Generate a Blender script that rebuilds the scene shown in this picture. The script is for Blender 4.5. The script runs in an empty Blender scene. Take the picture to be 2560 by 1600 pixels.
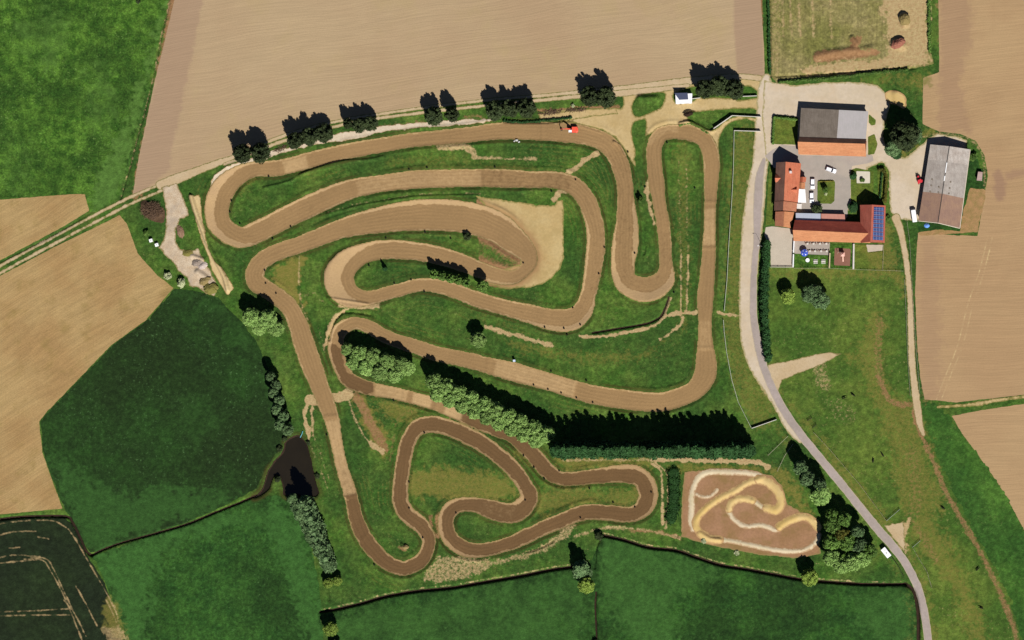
import bpy, bmesh, math, random
import numpy as np
from mathutils import Vector, Matrix
random.seed(7); RNG = np.random.default_rng(11)
S = bpy.context.scene
# ---------------------------------------------------------------- camera, sky, sun
MPP = 0.165                      # metres of ground per photo pixel
LEAN = Vector((0.15, -0.05, 1.0)) # direction from the ground to the camera (a little east and south of straight up)
DIST = 2000.0
cpos = LEAN.normalized() * DIST
fwd = -LEAN.normalized()
right = fwd.cross(Vector((0, 1, 0))).normalized()
up = right.cross(fwd).normalized()
cam_d = bpy.data.cameras.new('camera'); cam = bpy.data.objects.new('camera', cam_d)
S.collection.objects.link(cam); S.camera = cam
cam.matrix_world = Matrix(((right.x, up.x, -fwd.x, cpos.x), (right.y, up.y, -fwd.y, cpos.y),
                           (right.z, up.z, -fwd.z, cpos.z), (0, 0, 0, 1)))
cam_d.sensor_fit = 'HORIZONTAL'; cam_d.sensor_width = 36
HALFW = 1280 * MPP
cam_d.lens = 18 * DIST / HALFW
cam_d.clip_start = 10; cam_d.clip_end = 6000
_c = np.array(cpos); _f = np.array(fwd); _r = np.array(right); _u = np.array(up)

def P2W(px, py):
    """ground point (z=0) seen at photo pixel px,py"""
    px = np.asarray(px, float); py = np.asarray(py, float)
    a = (px - 1280) / 1280 * HALFW / DIST; b = -(py - 800) / 1280 * HALFW / DIST
    d = _f + a[..., None] * _r + b[..., None] * _u
    t = -_c[2] / d[..., 2]
    w = _c + t[..., None] * d
    return w[..., 0], w[..., 1]
def pt(px, py, z=0.0):
    x, y = P2W(px, py); return Vector((float(x), float(y), z))

SUN_EL, SUN_AZ = math.radians(45.5), math.radians(155)   # azimuth clockwise from north
SUNDIR = Vector((math.sin(SUN_AZ) * math.cos(SUN_EL), math.cos(SUN_AZ) * math.cos(SUN_EL), math.sin(SUN_EL)))
W = bpy.data.worlds.new('World'); S.world = W; W.use_nodes = True
nt = W.node_tree; bg = nt.nodes['Background']
sk = nt.nodes.new('ShaderNodeTexSky'); sk.sky_type = 'NISHITA'; sk.sun_disc = False
sk.sun_elevation = SUN_EL; sk.sun_rotation = SUN_AZ; sk.air_density = 0.35; sk.dust_density = 0.3; sk.altitude = 1500
nt.links.new(sk.outputs[0], bg.inputs[0]); bg.inputs[1].default_value = 0.07
sd = bpy.data.lights.new('sun', 'SUN'); sd.energy = 5.0; sd.angle = math.radians(0.5); sd.color = (1.0, 0.955, 0.89)
so = bpy.data.objects.new('sun', sd); S.collection.objects.link(so)
so.rotation_euler = SUNDIR.to_track_quat('Z', 'Y').to_euler()
S.view_settings.view_transform = 'Standard'; S.view_settings.look = 'None'
S.view_settings.exposure = 0.30; S.view_settings.gamma = 1.0
KGAIN = 1.42

# ---------------------------------------------------------------- materials
def lin(c):
    c = c / 255.0
    return c / 12.92 if c <= 0.04045 else ((c + 0.055) / 1.055) ** 2.4
def C(r, g, b, k=1.0):
    """surface colour that reads as sRGB r,g,b in full sun"""
    return tuple(min(0.85, lin(v) / KGAIN * k) for v in (r, g, b)) + (1.0,)

class NT:
    def __init__(s, name, rough=0.9):
        s.m = bpy.data.materials.new(name); s.m.use_nodes = True; s.t = s.m.node_tree; s.n = s.t.nodes
        s.b = s.n['Principled BSDF']; s.b.inputs['Roughness'].default_value = rough
        s.b.inputs['Specular IOR Level'].default_value = 0.15
        s.tc = None
    def pos(s):
        if s.tc is None: s.tc = s.n.new('ShaderNodeNewGeometry').outputs['Position']
        return s.tc
    def link(s, a, b): s.t.links.new(a, b)
    def val(s, sock, v):
        if hasattr(v, 'links') or isinstance(v, bpy.types.NodeSocket): s.link(v, sock)
        else: sock.default_value = v
    def mapping(s, scale=(1, 1, 1), rot=0.0, src=None, loc=(0, 0, 0)):
        # rotate first, then scale, so that stretched noise runs along the rotated x axis
        v = s.n.new('ShaderNodeVectorRotate'); v.rotation_type = 'Z_AXIS'; v.inputs['Angle'].default_value = rot
        s.link(src or s.pos(), v.inputs['Vector'])
        m = s.n.new('ShaderNodeMapping'); m.inputs['Scale'].default_value = scale; m.inputs['Location'].default_value = loc
        s.link(v.outputs[0], m.inputs['Vector']); return m.outputs[0]
    def noise(s, scale, detail=4, rough=0.6, vec=None, w=0.0, dist=0.0):
        n = s.n.new('ShaderNodeTexNoise'); n.inputs['Scale'].default_value = scale
        n.inputs['Detail'].default_value = detail; n.inputs['Roughness'].default_value = rough
        n.inputs['Distortion'].default_value = dist
        if vec is None: vec = s.mapping(loc=(w * 37.1, w * 11.3, 0)) if w else s.pos()
        s.link(vec, n.inputs['Vector']); return n.outputs['Fac']
    def ramp(s, fac, lo, hi):
        m = s.n.new('ShaderNodeMapRange'); m.inputs['From Min'].default_value = lo; m.inputs['From Max'].default_value = hi
        m.interpolation_type = 'SMOOTHSTEP'
        s.link(fac, m.inputs['Value']); return m.outputs[0]
    def math(s, op, a, b=0.0, c=None):
        m = s.n.new('ShaderNodeMath'); m.operation = op
        s.val(m.inputs[0], a); s.val(m.inputs[1], b)
        if c is not None: s.val(m.inputs[2], c)
        return m.outputs[0]
    def mix(s, f, a, b, mode='MIX'):
        m = s.n.new('ShaderNodeMix'); m.data_type = 'RGBA'; m.blend_type = mode
        s.val(m.inputs[0], f); s.val(m.inputs[6], a); s.val(m.inputs[7], b); return m.outputs[2]
    def attr(s, name):
        a = s.n.new('ShaderNodeAttribute'); a.attribute_name = name; return a.outputs['Fac']
    def objrand(s): return s.n.new('ShaderNodeObjectInfo').outputs['Random']
    def gain(s, col, f, lo, hi):
        """scale brightness between lo and hi by factor f"""
        g = s.math('MULTIPLY_ADD', f, hi - lo, lo)
        h = s.n.new('ShaderNodeVectorMath'); h.operation = 'SCALE'; s.link(col, h.inputs[0]); s.link(g, h.inputs['Scale'])
        return h.outputs[0]
    def bump(s, h, strength=0.3, dist=0.2):
        b = s.n.new('ShaderNodeBump'); b.inputs['Strength'].default_value = strength; b.inputs['Distance'].default_value = dist
        s.link(h, b.inputs['Height']); s.link(b.outputs[0], s.b.inputs['Normal'])
    def out(s, col): s.val(s.b.inputs['Base Color'], col); return s.m

def grass_mat(name, A, B, Dk, scale=0.12, fine=1.0, speck=0.25, streak=None, big=0.02, lite=None, tuft=0.45, edge=True, fresh=None, covn=1.5):
    """patchy grass: A and B are the two main greens, Dk the darkest clumps"""
    k = NT(name, 0.95)
    n1 = k.ramp(k.noise(scale, 5, 0.65), 0.35, 0.65)
    c = k.mix(n1, A, B)
    n0 = k.ramp(k.noise(big, 3, 0.6, w=3), 0.38, 0.62)
    c = k.mix(k.math('MULTIPLY', n0, 0.75), c, Dk)
    n2 = k.ramp(k.noise(scale * 6, 4, 0.7, w=1), 0.35, 0.7)
    c = k.gain(c, n2, 1 - speck, 1 + speck)
    if lite is not None:
        n3 = k.ramp(k.noise(0.75, 3, 0.65, w=5), 0.58, 0.70)
        n3 = k.math('MULTIPLY', n3, k.ramp(k.noise(0.05, 3, 0.6, w=6), 0.40, 0.58))
        c = k.mix(k.math('MULTIPLY', n3, tuft), c, lite)
    if streak:
        v = k.mapping((0.03, 1.2, 1), streak[0]); st = k.noise(1.0, 3, 0.6, vec=v)
        c = k.gain(c, k.ramp(st, 0.3, 0.7), 1 - streak[1], 1 + streak[1])
    if fresh is not None:
        ff_ = k.math('ADD', k.attr('a_lite'), k.math('MULTIPLY', k.math('SUBTRACT', k.noise(0.12, 5, 0.7, w=13), 0.5), 1.3))
        c = k.mix(k.math('MULTIPLY', k.ramp(ff_, 0.2, 0.9), k.ramp(k.attr('a_lite'), 0.0, 0.25)), c, fresh)
    nm = k.ramp(k.noise(0.35, 4, 0.7, w=11), 0.34, 0.68)
    c = k.gain(c, nm, 0.80, 1.22)
    c = k.gain(c, k.ramp(k.noise(0.9, 3, 0.6, w=15), 0.36, 0.66), 0.9, 1.12)
    if edge: c = k.mix(k.math('MULTIPLY', k.attr('a_rank_shade'), 0.85), c, C(70, 66, 28))
    # grass wearing thin, shown by the ground cover maps
    dryc = k.mix(k.ramp(k.noise(0.5, 4, 0.7, w=7), 0.35, 0.65), C(118, 120, 52), C(138, 128, 64))
    sandc = k.mix(k.ramp(k.noise(0.8, 4, 0.7, w=8), 0.3, 0.7), C(200, 178, 130), C(180, 150, 108))
    dirtc = k.mix(k.ramp(k.noise(0.6, 4, 0.7, w=8), 0.3, 0.7), C(140, 104, 70), C(168, 130, 92))
    nn = k.noise(0.9, 5, 0.75, w=9)
    def cover(at, col, soft):
        f = k.math('ADD', k.attr(at), k.math('MULTIPLY', k.math('SUBTRACT', nn, 0.5), covn))
        return k.ramp(f, 0.5 - soft, 0.5 + soft), col
    for at, col, soft in (('a_dry', dryc, 0.4), ('a_dirt', dirtc, 0.3), ('a_sand', sandc, 0.22)):
        f, cc = cover(at, col, soft)
        f = k.math('MULTIPLY', f, k.math('GREATER_THAN', k.attr(at), 0.03))
        c = k.mix(f, c, cc)
    k.bump(k.noise(1.6, 4, 0.7, w=2), 0.55, 0.5)
    return k.out(c)

def soil_mat(name, A, B, D2, angle=0.0, streak=0.12, speck=0.06, big=0.02, width=0.55, head=None):
    """worked soil with drill rows running at angle"""
    k = NT(name, 0.95)
    c = k.mix(k.ramp(k.noise(big, 4, 0.6), 0.35, 0.65), A, B)
    c = k.mix(k.math('MULTIPLY', k.ramp(k.noise(big * 3, 4, 0.65, w=2), 0.5, 0.75), 0.6), c, D2)
    warp = k.n.new('ShaderNodeVectorMath'); warp.operation = 'ADD'
    nz = k.n.new('ShaderNodeTexNoise'); nz.inputs['Scale'].default_value = 0.012; k.link(k.pos(), nz.inputs['Vector'])
    sc = k.n.new('ShaderNodeVectorMath'); sc.operation = 'SCALE'; sc.inputs['Scale'].default_value = 14
    k.link(nz.outputs['Color'], sc.inputs[0]); k.link(k.pos(), warp.inputs[0]); k.link(sc.outputs[0], warp.inputs[1])
    v = k.mapping((0.016, width, 1), angle, src=warp.outputs[0])
    s1 = k.ramp(k.noise(1.0, 4, 0.62, vec=v), 0.34, 0.66)
    v2 = k.mapping((0.05, width * 2.7, 1), angle, src=warp.outputs[0])
    s2 = k.ramp(k.noise(1.0, 3, 0.6, vec=v2), 0.3, 0.7)
    c = k.gain(c, s1, 1 - streak, 1 + streak)
    c = k.gain(c, s2, 1 - streak * 0.6, 1 + streak * 0.6)
    c = k.gain(c, k.ramp(k.noise(1.6, 4, 0.75, w=4), 0.3, 0.7), 1 - speck, 1 + speck)
    if head is not None:
        c = k.mix(k.math('MULTIPLY', k.attr('a_dirt'), 0.9), c, head)
    c = k.mix(k.ramp(k.math('ADD', k.attr('a_sand'), k.math('MULTIPLY', k.noise(1.0, 4, 0.7), 0.4)), 0.55, 0.95), c, C(214, 190, 140))
    c = k.mix(k.ramp(k.math('ADD', k.attr('a_dry'), k.math('MULTIPLY', k.noise(0.25, 5, 0.75), 0.5)), 0.6, 0.95), c, C(128, 124, 66))
    k.bump(s2, 0.25, 0.15)
    return k.out(c)

def dirt_mat(name, light, core, wet, dry):
    """race track dirt: light shoulders, packed core, wet brown and dry pale stretches"""
    k = NT(name, 0.92)
    n = k.noise(0.5, 5, 0.7)
    nn = k.math('MULTIPLY', k.math('SUBTRACT', n, 0.5), 0.7)
    a = k.mix(k.ramp(k.noise(0.07, 4, 0.6, w=2), 0.35, 0.65), light, dry)
    cc = k.mix(k.ramp(k.math('ADD', k.attr('a_wet'), nn), 0.3, 0.7), core, wet)
    cc = k.mix(k.ramp(k.math('ADD', k.attr('a_tdry'), nn), 0.2, 0.9), cc, dry)
    f = k.ramp(k.math('ADD', k.attr('a_core'), nn), 0.3, 0.62)
    a = k.mix(k.math('MULTIPLY', k.ramp(k.attr('a_wet'), 0.3, 0.8), 0.55), a, C(160, 130, 94))
    c = k.mix(f, a, cc)
    fe = k.math('ADD', k.math('DIVIDE', k.attr('a_edge'), 3.2), k.math('MULTIPLY', k.math('SUBTRACT', k.noise(0.7, 5, 0.75, w=5), 0.5), 2.6))
    c = k.mix(k.ramp(fe, 0.05, 1.0), C(146, 128, 80), c)
    c = k.gain(c, k.ramp(k.noise(1.3, 5, 0.8, w=3), 0.3, 0.7), 0.93, 1.07)
    c = k.gain(c, k.ramp(k.attr('a_rut'), 0.2, 0.8), 1.03, 0.92)
    c = k.gain(c, k.ramp(k.noise(0.045, 4, 0.65, w=6), 0.3, 0.7), 0.93, 1.07)
    k.bump(k.noise(1.5, 4, 0.7, w=2), 0.5, 0.25)
    return k.out(c)

def plain_mat(name, A, B, scale=0.3, speck=0.08, rough=0.9, bumpk=0.2, metallic=0.0, fine=None, edge=None, ew=4.0, blot=None, worn=None):
    k = NT(name, rough)
    c = k.mix(k.ramp(k.noise(scale, 5, 0.65), 0.3, 0.7), A, B)
    c = k.gain(c, k.ramp(k.noise(fine or scale * 8, 4, 0.75, w=2), 0.3, 0.7), 1 - speck, 1 + speck)
    if blot is not None:
        c = k.mix(k.math('MULTIPLY', k.ramp(k.noise(0.09, 4, 0.7, w=4), 0.48, 0.68), 0.7), c, blot)
    if worn is not None:
        c = k.mix(k.ramp(k.math('ADD', k.attr('a_dirt'), k.math('MULTIPLY', k.math('SUBTRACT', k.noise(0.3, 5, 0.7, w=8), 0.5), 0.8)), 0.1, 0.9), c, worn)
    if edge is not None:
        f = k.math('ADD', k.math('DIVIDE', k.attr('a_edge'), ew), k.math('MULTIPLY', k.math('SUBTRACT', k.noise(0.8, 5, 0.75, w=5), 0.5), 2.6))
        c = k.mix(k.ramp(f, 0.1, 1.0), edge, c)
    if bumpk: k.bump(k.noise(scale * 10, 4, 0.7, w=1), bumpk, 0.1)
    k.b.inputs['Metallic'].default_value = metallic
    return k.out(c)

# ---------------------------------------------------------------- ground grid (in photo-pixel steps, on the real ground)
STEP = 2.5
GX0, GX1, GY0, GY1 = -80.0, 2640.0, -80.0, 1680.0
gx = np.arange(GX0, GX1 + .1, STEP); gy = np.arange(GY0, GY1 + .1, STEP)
NX, NY = len(gx), len(gy)
PX, PY = np.meshgrid(gx, gy)                    # [row, col]
WX, WY = P2W(PX, PY)

def vnoise(cell, seed, octs=3, gain=0.5):
    r = np.random.default_rng(seed); out = np.zeros((NY, NX)); amp = 1; tot = 0
    for o in range(octs):
        c = max(cell / 2 ** o, STEP)
        u = (PX - GX0) / c; v = (PY - GY0) / c
        t = r.random((int(v.max()) + 3, int(u.max()) + 3)) * 2 - 1
        iu = u.astype(int); iv = v.astype(int); fu = u - iu; fv = v - iv
        fu = fu * fu * (3 - 2 * fu); fv = fv * fv * (3 - 2 * fv)
        a = t[iv, iu] * (1 - fu) + t[iv, iu + 1] * fu; b = t[iv + 1, iu] * (1 - fu) + t[iv + 1, iu + 1] * fu
        out += amp * (a * (1 - fv) + b * fv); tot += amp; amp *= gain
    return out / tot
EDGE = vnoise(14, 5, 3, 0.7)                    # ragged edges
EDGE2 = vnoise(7, 9, 2, 0.7)

def cr(pts, closed=False, n=6):
    """Catmull-Rom through rows of numbers"""
    P = np.array(pts, float); N = len(P)
    if N < 3: return P
    out = []
    rng = range(N) if closed else range(N - 1)
    for i in rng:
        p1 = P[i]; p2 = P[(i + 1) % N]
        p0 = P[(i - 1) % N] if (closed or i > 0) else 2 * p1 - p2
        p3 = P[(i + 2) % N] if (closed or i < N - 2) else 2 * p2 - p1
        for j in range(n):
            t = j / n
            out.append(0.5 * ((2 * p1) + (-p0 + p2) * t + (2 * p0 - 5 * p1 + 4 * p2 - p3) * t * t + (-p0 + 3 * p1 - 3 * p2 + p3) * t ** 3))
    if not closed: out.append(P[-1])
    return np.array(out)

def window(x0, x1, y0, y1):
    a = max(0, int((x0 - GX0) / STEP)); b = min(NX, int((x1 - GX0) / STEP) + 2)
    c = max(0, int((y0 - GY0) / STEP)); d = min(NY, int((y1 - GY0) / STEP) + 2)
    return slice(c, max(d, c)), slice(a, max(b, a))

def line_field(pts, R=40.0, closed=False, n=6, smooth=True):
    """pts rows x,y,halfwidth -> halfwidth minus distance, positive inside"""
    f = np.full((NY, NX), -R)
    Q = cr(pts, closed, n) if smooth else np.array(pts, float)
    M = len(Q)
    for i in range(M if closed else M - 1):
        a = Q[i]; b = Q[(i + 1) % M]; w = max(a[2], b[2]) + R
        sl = window(min(a[0], b[0]) - w, max(a[0], b[0]) + w, min(a[1], b[1]) - w, max(a[1], b[1]) + w)
        X = PX[sl]; Y = PY[sl]
        if X.size == 0: continue
        dx, dy = b[0] - a[0], b[1] - a[1]; L = dx * dx + dy * dy + 1e-9
        t = np.clip(((X - a[0]) * dx + (Y - a[1]) * dy) / L, 0, 1)
        d = np.hypot(X - a[0] - t * dx, Y - a[1] - t * dy)
        f[sl] = np.maximum(f[sl], a[2] + (b[2] - a[2]) * t - d)
    return f

def poly_field(pts, R=40.0, smooth=False, n=5):
    Q = cr([list(p) + [0] for p in pts], True, n) if smooth else np.array([list(p) + [0] for p in pts], float)
    f = line_field(Q, R, True, smooth=False)          # -distance
    d = -f; ins = np.zeros((NY, NX), bool); M = len(Q)
    for i in range(M):
        a = Q[i]; b = Q[(i + 1) % M]
        if a[1] == b[1]: continue
        lo, hi = (a, b) if a[1] < b[1] else (b, a)
        sl = window(GX0, GX1, lo[1] - STEP, hi[1] + STEP); Y = PY[sl]; X = PX[sl]
        xi = lo[0] + (Y - lo[1]) * (hi[0] - lo[0]) / (hi[1] - lo[1])
        ins[sl] ^= (Y >= lo[1]) & (Y < hi[1]) & (X < xi)
    return np.where(ins, np.minimum(d, R), -np.minimum(d, R))

A_SAND = np.zeros((NY, NX)); A_DRY = np.zeros((NY, NX)); A_DIRT = np.zeros((NY, NX)); A_WET = np.zeros((NY, NX))
A_CORE = np.zeros((NY, NX)); A_RUT = np.zeros((NY, NX)); A_TDRY = np.zeros((NY, NX)); A_LITE = np.zeros((NY, NX)); H = np.zeros((NY, NX))
def sst(x): x = np.clip(x, 0, 1); return x * x * (3 - 2 * x)
def paint(arr, f, soft, val):
    np.maximum(arr, sst((f + soft) / (2 * soft)) * val, out=arr)
def stroke(arr, pts, w, val=1.0, soft=3.0, smooth=True):
    paint(arr, line_field([(p[0], p[1], w / 2) for p in pts], w + 30, smooth=smooth) + EDGE * min(w * .45, 4) + EDGE2 * min(w * .3, 2), soft, val)
def band(arr, pts, w, val=1.0, soft=3.0):
    """like stroke but with square ends"""
    q_ = cr([(p[0], p[1]) for p in pts], False, 4) if len(pts) > 2 else np.array(pts, float)
    t = np.gradient(q_, axis=0); t /= np.linalg.norm(t, axis=1)[:, None]; n = np.stack([-t[:, 1], t[:, 0]], 1)
    paint(arr, poly_field([tuple(p) for p in np.concatenate([q_ + n * w / 2, (q_ - n * w / 2)[::-1]])], 60), soft, val)
def blob(arr, pts, val=1.0, soft=6.0, smooth=True):
    paint(arr, poly_field(pts, 60, smooth) + (EDGE + .6 * EDGE2) * soft * 1.3 * (soft > 3), soft, val)
def ridge(pts, w, h, soft=None):
    """raise (or with h<0 lower) the ground along a line of full width w px"""
    f = line_field([(p[0], p[1], 0) for p in pts], w + 4)
    H[:] += h * sst(1 + f / (w / 2)) * (f > -(w / 2))
# ---------------------------------------------------------------- the race track, traced on the ground: x, y, packed width, left and right shoulder (px)
TR = [(1418,332,44,3,3),(1465,339,42,3,3),(1515,358,42,3,3),(1545,398,42,3,3),(1561,453,38,2,2),(1564,492,38,2,2),(1562,558,40,14,3),
(1560,611,42,16,9),(1561,664,42,5,13),(1575,700,38,0,20),(1616,711,38,0,26),(1652,695,34,0,20),(1664,662,30,1,3),(1660,585,30,1,3),(1648,506,32,1,1),
(1641,453,38,1,1),(1635,400,36,1,1),(1637,365,36,2,2),(1655,336,32,4,2),(1703,330,32,4,3),(1750,342,34,4,3),(1772,370,36,4,2),(1779,410,36,3,3),(1778,453,32,2,2),
(1775,532,27,1,1),(1773,612,32,1,1),(1768,690,36,1,1),(1763,744,40,1,1),(1763,800,32,1,1),(1763,853,36,1,1),(1765,900,50,1,1),(1762,938,52,2,2),(1740,972,46,2,2),
(1705,992,42,2,4),(1650,1006,42,2,4),(1571,1001,44,2,4),(1491,988,42,3,3),(1438,974,42,3,2),(1359,950,40,3,2),(1280,929,42,3,3),(1222,914,36,3,3),(1156,897,34,3,2),
(1090,883,34,3,2),(1037,866,32,3,2),(971,844,30,3,2),(925,818,28,4,2),(886,807,26,4,2),(852,828,26,4,8),(842,865,28,2,9),(851,906,30,2,7),(870,945,32,2,5),(900,962,32,2,4),
(931,972,30,2,3),(984,983,28,2,2),(1037,996,28,2,2),(1090,1011,30,2,2),(1156,1036,32,2,4),(1222,1066,30,3,4),(1275,1088,30,3,2),(1306,1112,32,3,2),(1341,1146,34,4,3),
(1372,1181,32,5,3),(1412,1198,28,4,3),(1492,1190,30,4,4),(1566,1188,32,12,4),(1602,1200,32,12,5),(1618,1234,31,13,6),(1608,1268,31,9,5),(1576,1286,31,5,4),(1518,1281,32,5,3),(1465,1279,32,5,3),
(1412,1298,30,5,4),(1359,1320,29,5,4),(1306,1345,30,5,4),(1275,1358,28,4,3),(1222,1372,27,5,3),(1182,1374,28,8,3),(1148,1362,28,10,3),(1124,1337,27,10,4),(1117,1306,26,10,4),(1129,1276,27,10,4),(1156,1263,28,6,4),
(1195,1264,32,4,4),(1235,1276,42,4,4),(1280,1284,42,5,4),(1312,1270,34,12,4),(1327,1242,30,11,4),(1314,1213,30,8,4),(1290,1180,30,6,5),(1262,1152,31,5,6),(1209,1112,32,5,6),(1156,1084,32,5,6),(1118,1068,32,6,5),(1080,1060,32,7,5),
(1045,1068,30,7,5),(1022,1099,29,6,5),(1010,1144,29,6,5),(1004,1184,29,6,5),(1001,1215,29,6,5),(1001,1253,29,7,6),(1018,1287,30,7,6),(1047,1309,30,7,6),(1068,1335,27,4,6),(1073,1364,25,3,6),(1059,1396,28,3,5),
(1031,1416,30,3,5),(1000,1421,30,3,5),(963,1404,32,3,4),(931,1372,33,3,4),(907,1337,33,3,4),(891,1300,31,3,3),(881,1258,29,3,3),(873,1226,30,2,2),(865,1200,29,2,2),(852,1157,27,2,2),
(841,1104,27,2,2),(830,1051,33,3,3),(815,1006,38,3,3),(799,964,40,3,3),(780,914,46,4,3),(762,863,46,4,3),(746,813,42,4,3),(727,772,38,4,3),(700,746,38,3,3),(668,724,38,3,3),
(641,706,40,3,5),(636,682,40,2,6),(652,654,38,2,4),(693,630,38,2,3),(759,608,38,2,3),(852,573,42,4,3),(957,551,54,9,4),(1063,542,62,14,4),(1169,549,62,14,4),(1240,572,62,12,4),
(1282,600,58,6,5),(1316,628,44,2,5),(1324,655,34,2,3),(1308,679,28,2,2),(1280,692,28,6,2),(1240,686,32,8,2),(1196,672,34,4,3),(1116,645,38,3,5),(1037,629,38,3,6),(957,627,38,3,8),
(910,641,34,2,16),(880,667,34,0,32),(869,697,32,0,44),(880,724,30,0,34),(903,739,30,1,14),(931,742,28,2,6),(984,729,28,3,3),(1050,713,27,4,3),(1116,721,30,4,3),(1196,750,32,4,4),(1275,772,34,4,4),
(1333,785,36,4,8),(1386,795,38,3,14),(1430,791,38,3,16),(1456,770,33,4,12),(1470,738,30,5,5),(1482,691,32,7,3),(1490,638,36,8,3),(1492,585,36,8,3),(1480,532,38,5,3),(1461,492,40,3,3),(1428,462,40,2,4),
(1380,450,37,2,4),(1333,450,36,2,4),(1280,448,40,2,4),(1222,446,40,2,3),(1143,446,40,2,3),(1037,450,42,2,3),(957,459,38,2,3),(878,474,40,4,6),(799,506,44,4,8),(719,543,46,3,6),(640,583,42,5,8),(600,588,36,14,3),
(560,561,34,20,3),(553,522,36,24,2),(567,480,36,24,2),(595,446,34,14,2),(635,424,32,5,3),(693,421,34,4,3),(760,405,34,4,3),(865,379,33,4,3),(957,363,33,3,2),(1037,350,32,3,2),(1169,338,34,3,2),(1248,328,38,3,2),(1340,328,42,3,2)]
q = cr(TR, True, 5)
tang = np.roll(q[:, :2], -1, 0) - np.roll(q[:, :2], 1, 0)
tang /= np.linalg.norm(tang, axis=1)[:, None] + 1e-9
nl = np.stack([tang[:, 1], -tang[:, 0]], 1)        # left of travel (photo y points down)
core = np.column_stack([q[:, 0], q[:, 1], q[:, 2] / 2])
off = (q[:, 3] - q[:, 4]) / 2
outer = np.column_stack([q[:, 0] + nl[:, 0] * off, q[:, 1] + nl[:, 1] * off, (q[:, 2] + q[:, 3] + q[:, 4]) / 2])
F_TRACK = line_field(outer, 40, True, smooth=False)
F_CORE = line_field(core, 40, True, smooth=False)
A_CORE[:] = sst((F_CORE + 4.5 + 3 * EDGE) / 9)
# wheel ruts that follow the racing line
_d = np.clip(F_CORE, 0, 40)
A_RUT[:] = 0.5 + 0.5 * np.sin(_d * 0.75 + 3.0 * vnoise(60, 31, 2)) * sst(_d / 4)
A_RUT[:] = 0.5 + (A_RUT - 0.5) * (0.35 + 0.65 * sst(vnoise(120, 32, 2) * 2.2 + .4))

# wetter, browner stretches
blob(A_WET, [(860,1050),(980,1010),(1100,1040),(1200,1020),(1450,1110),(1680,1140),(1680,1330),(1500,1340),(1250,1420),(1000,1470),(860,1420),(820,1240),(860,1245)], 1.0, 14, False)
for pts, w, v in (([(832,880),(850,940),(900,965),(915,968)], 44, 0.95), ([(905,966),(922,971)], 40, 0.4), ([(1168,1040),(1200,1055),(1300,1110)], 44, 1.0),
                  ([(1480,420),(1492,560),(1485,680),(1462,760),(1400,800),(1300,780)], 60, 0.32), ([(1545,400),(1565,560),(1562,690),(1616,715),(1664,660),(1655,560)], 70, 0.35),
                  ([(720,545),(850,490)], 60, 0.3), ([(1210,446),(1330,450),(1400,455)], 60, 0.42), ([(700,400),(960,365),(1200,335)], 50, 0.18), ([(556,520),(560,570),(640,590),(700,560)], 60, 0.2),
                  ([(790,980),(815,1035)], 60, 0.3)):
    stroke(A_WET, pts, w, v, 6)
# dry pale stretches of the track
for pts, w, v in (([(708,421),(770,406)], 30, 0.85), ([(890,472),(960,458),(1040,448),(1140,446),(1205,446)], 34, 0.62), ([(832,1048),(842,1100),(852,1157),(866,1215),(872,1240)], 40, 0.8),
                  ([(935,975),(984,983),(1020,990)], 30, 0.75), ([(1030,995),(1080,1008)], 32, 0.95), ([(1112,1020),(1158,1038)], 32, 0.95), ([(1235,918),(1290,932),(1370,954),(1440,974)], 38, 0.72),
                  ([(1775,520),(1773,615)], 30, 0.75), ([(1763,800),(1763,880)], 26, 0.55), ([(1600,345),(1655,300),(1700,300)], 60, 0.6), ([(1360,952),(1430,972)], 30, 0.6), ([(1082,540),(1180,545),(1240,565)], 50, .12), ([(1758,690),(1764,760)], 40, .25), ([(1640,1006),(1740,975),(1766,900)], 44, .2), ([(1195,1264),(1290,1284)], 34, .35)):
    if v > 0: band(A_TDRY, pts, w + 8, v * .8, 6)

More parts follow.
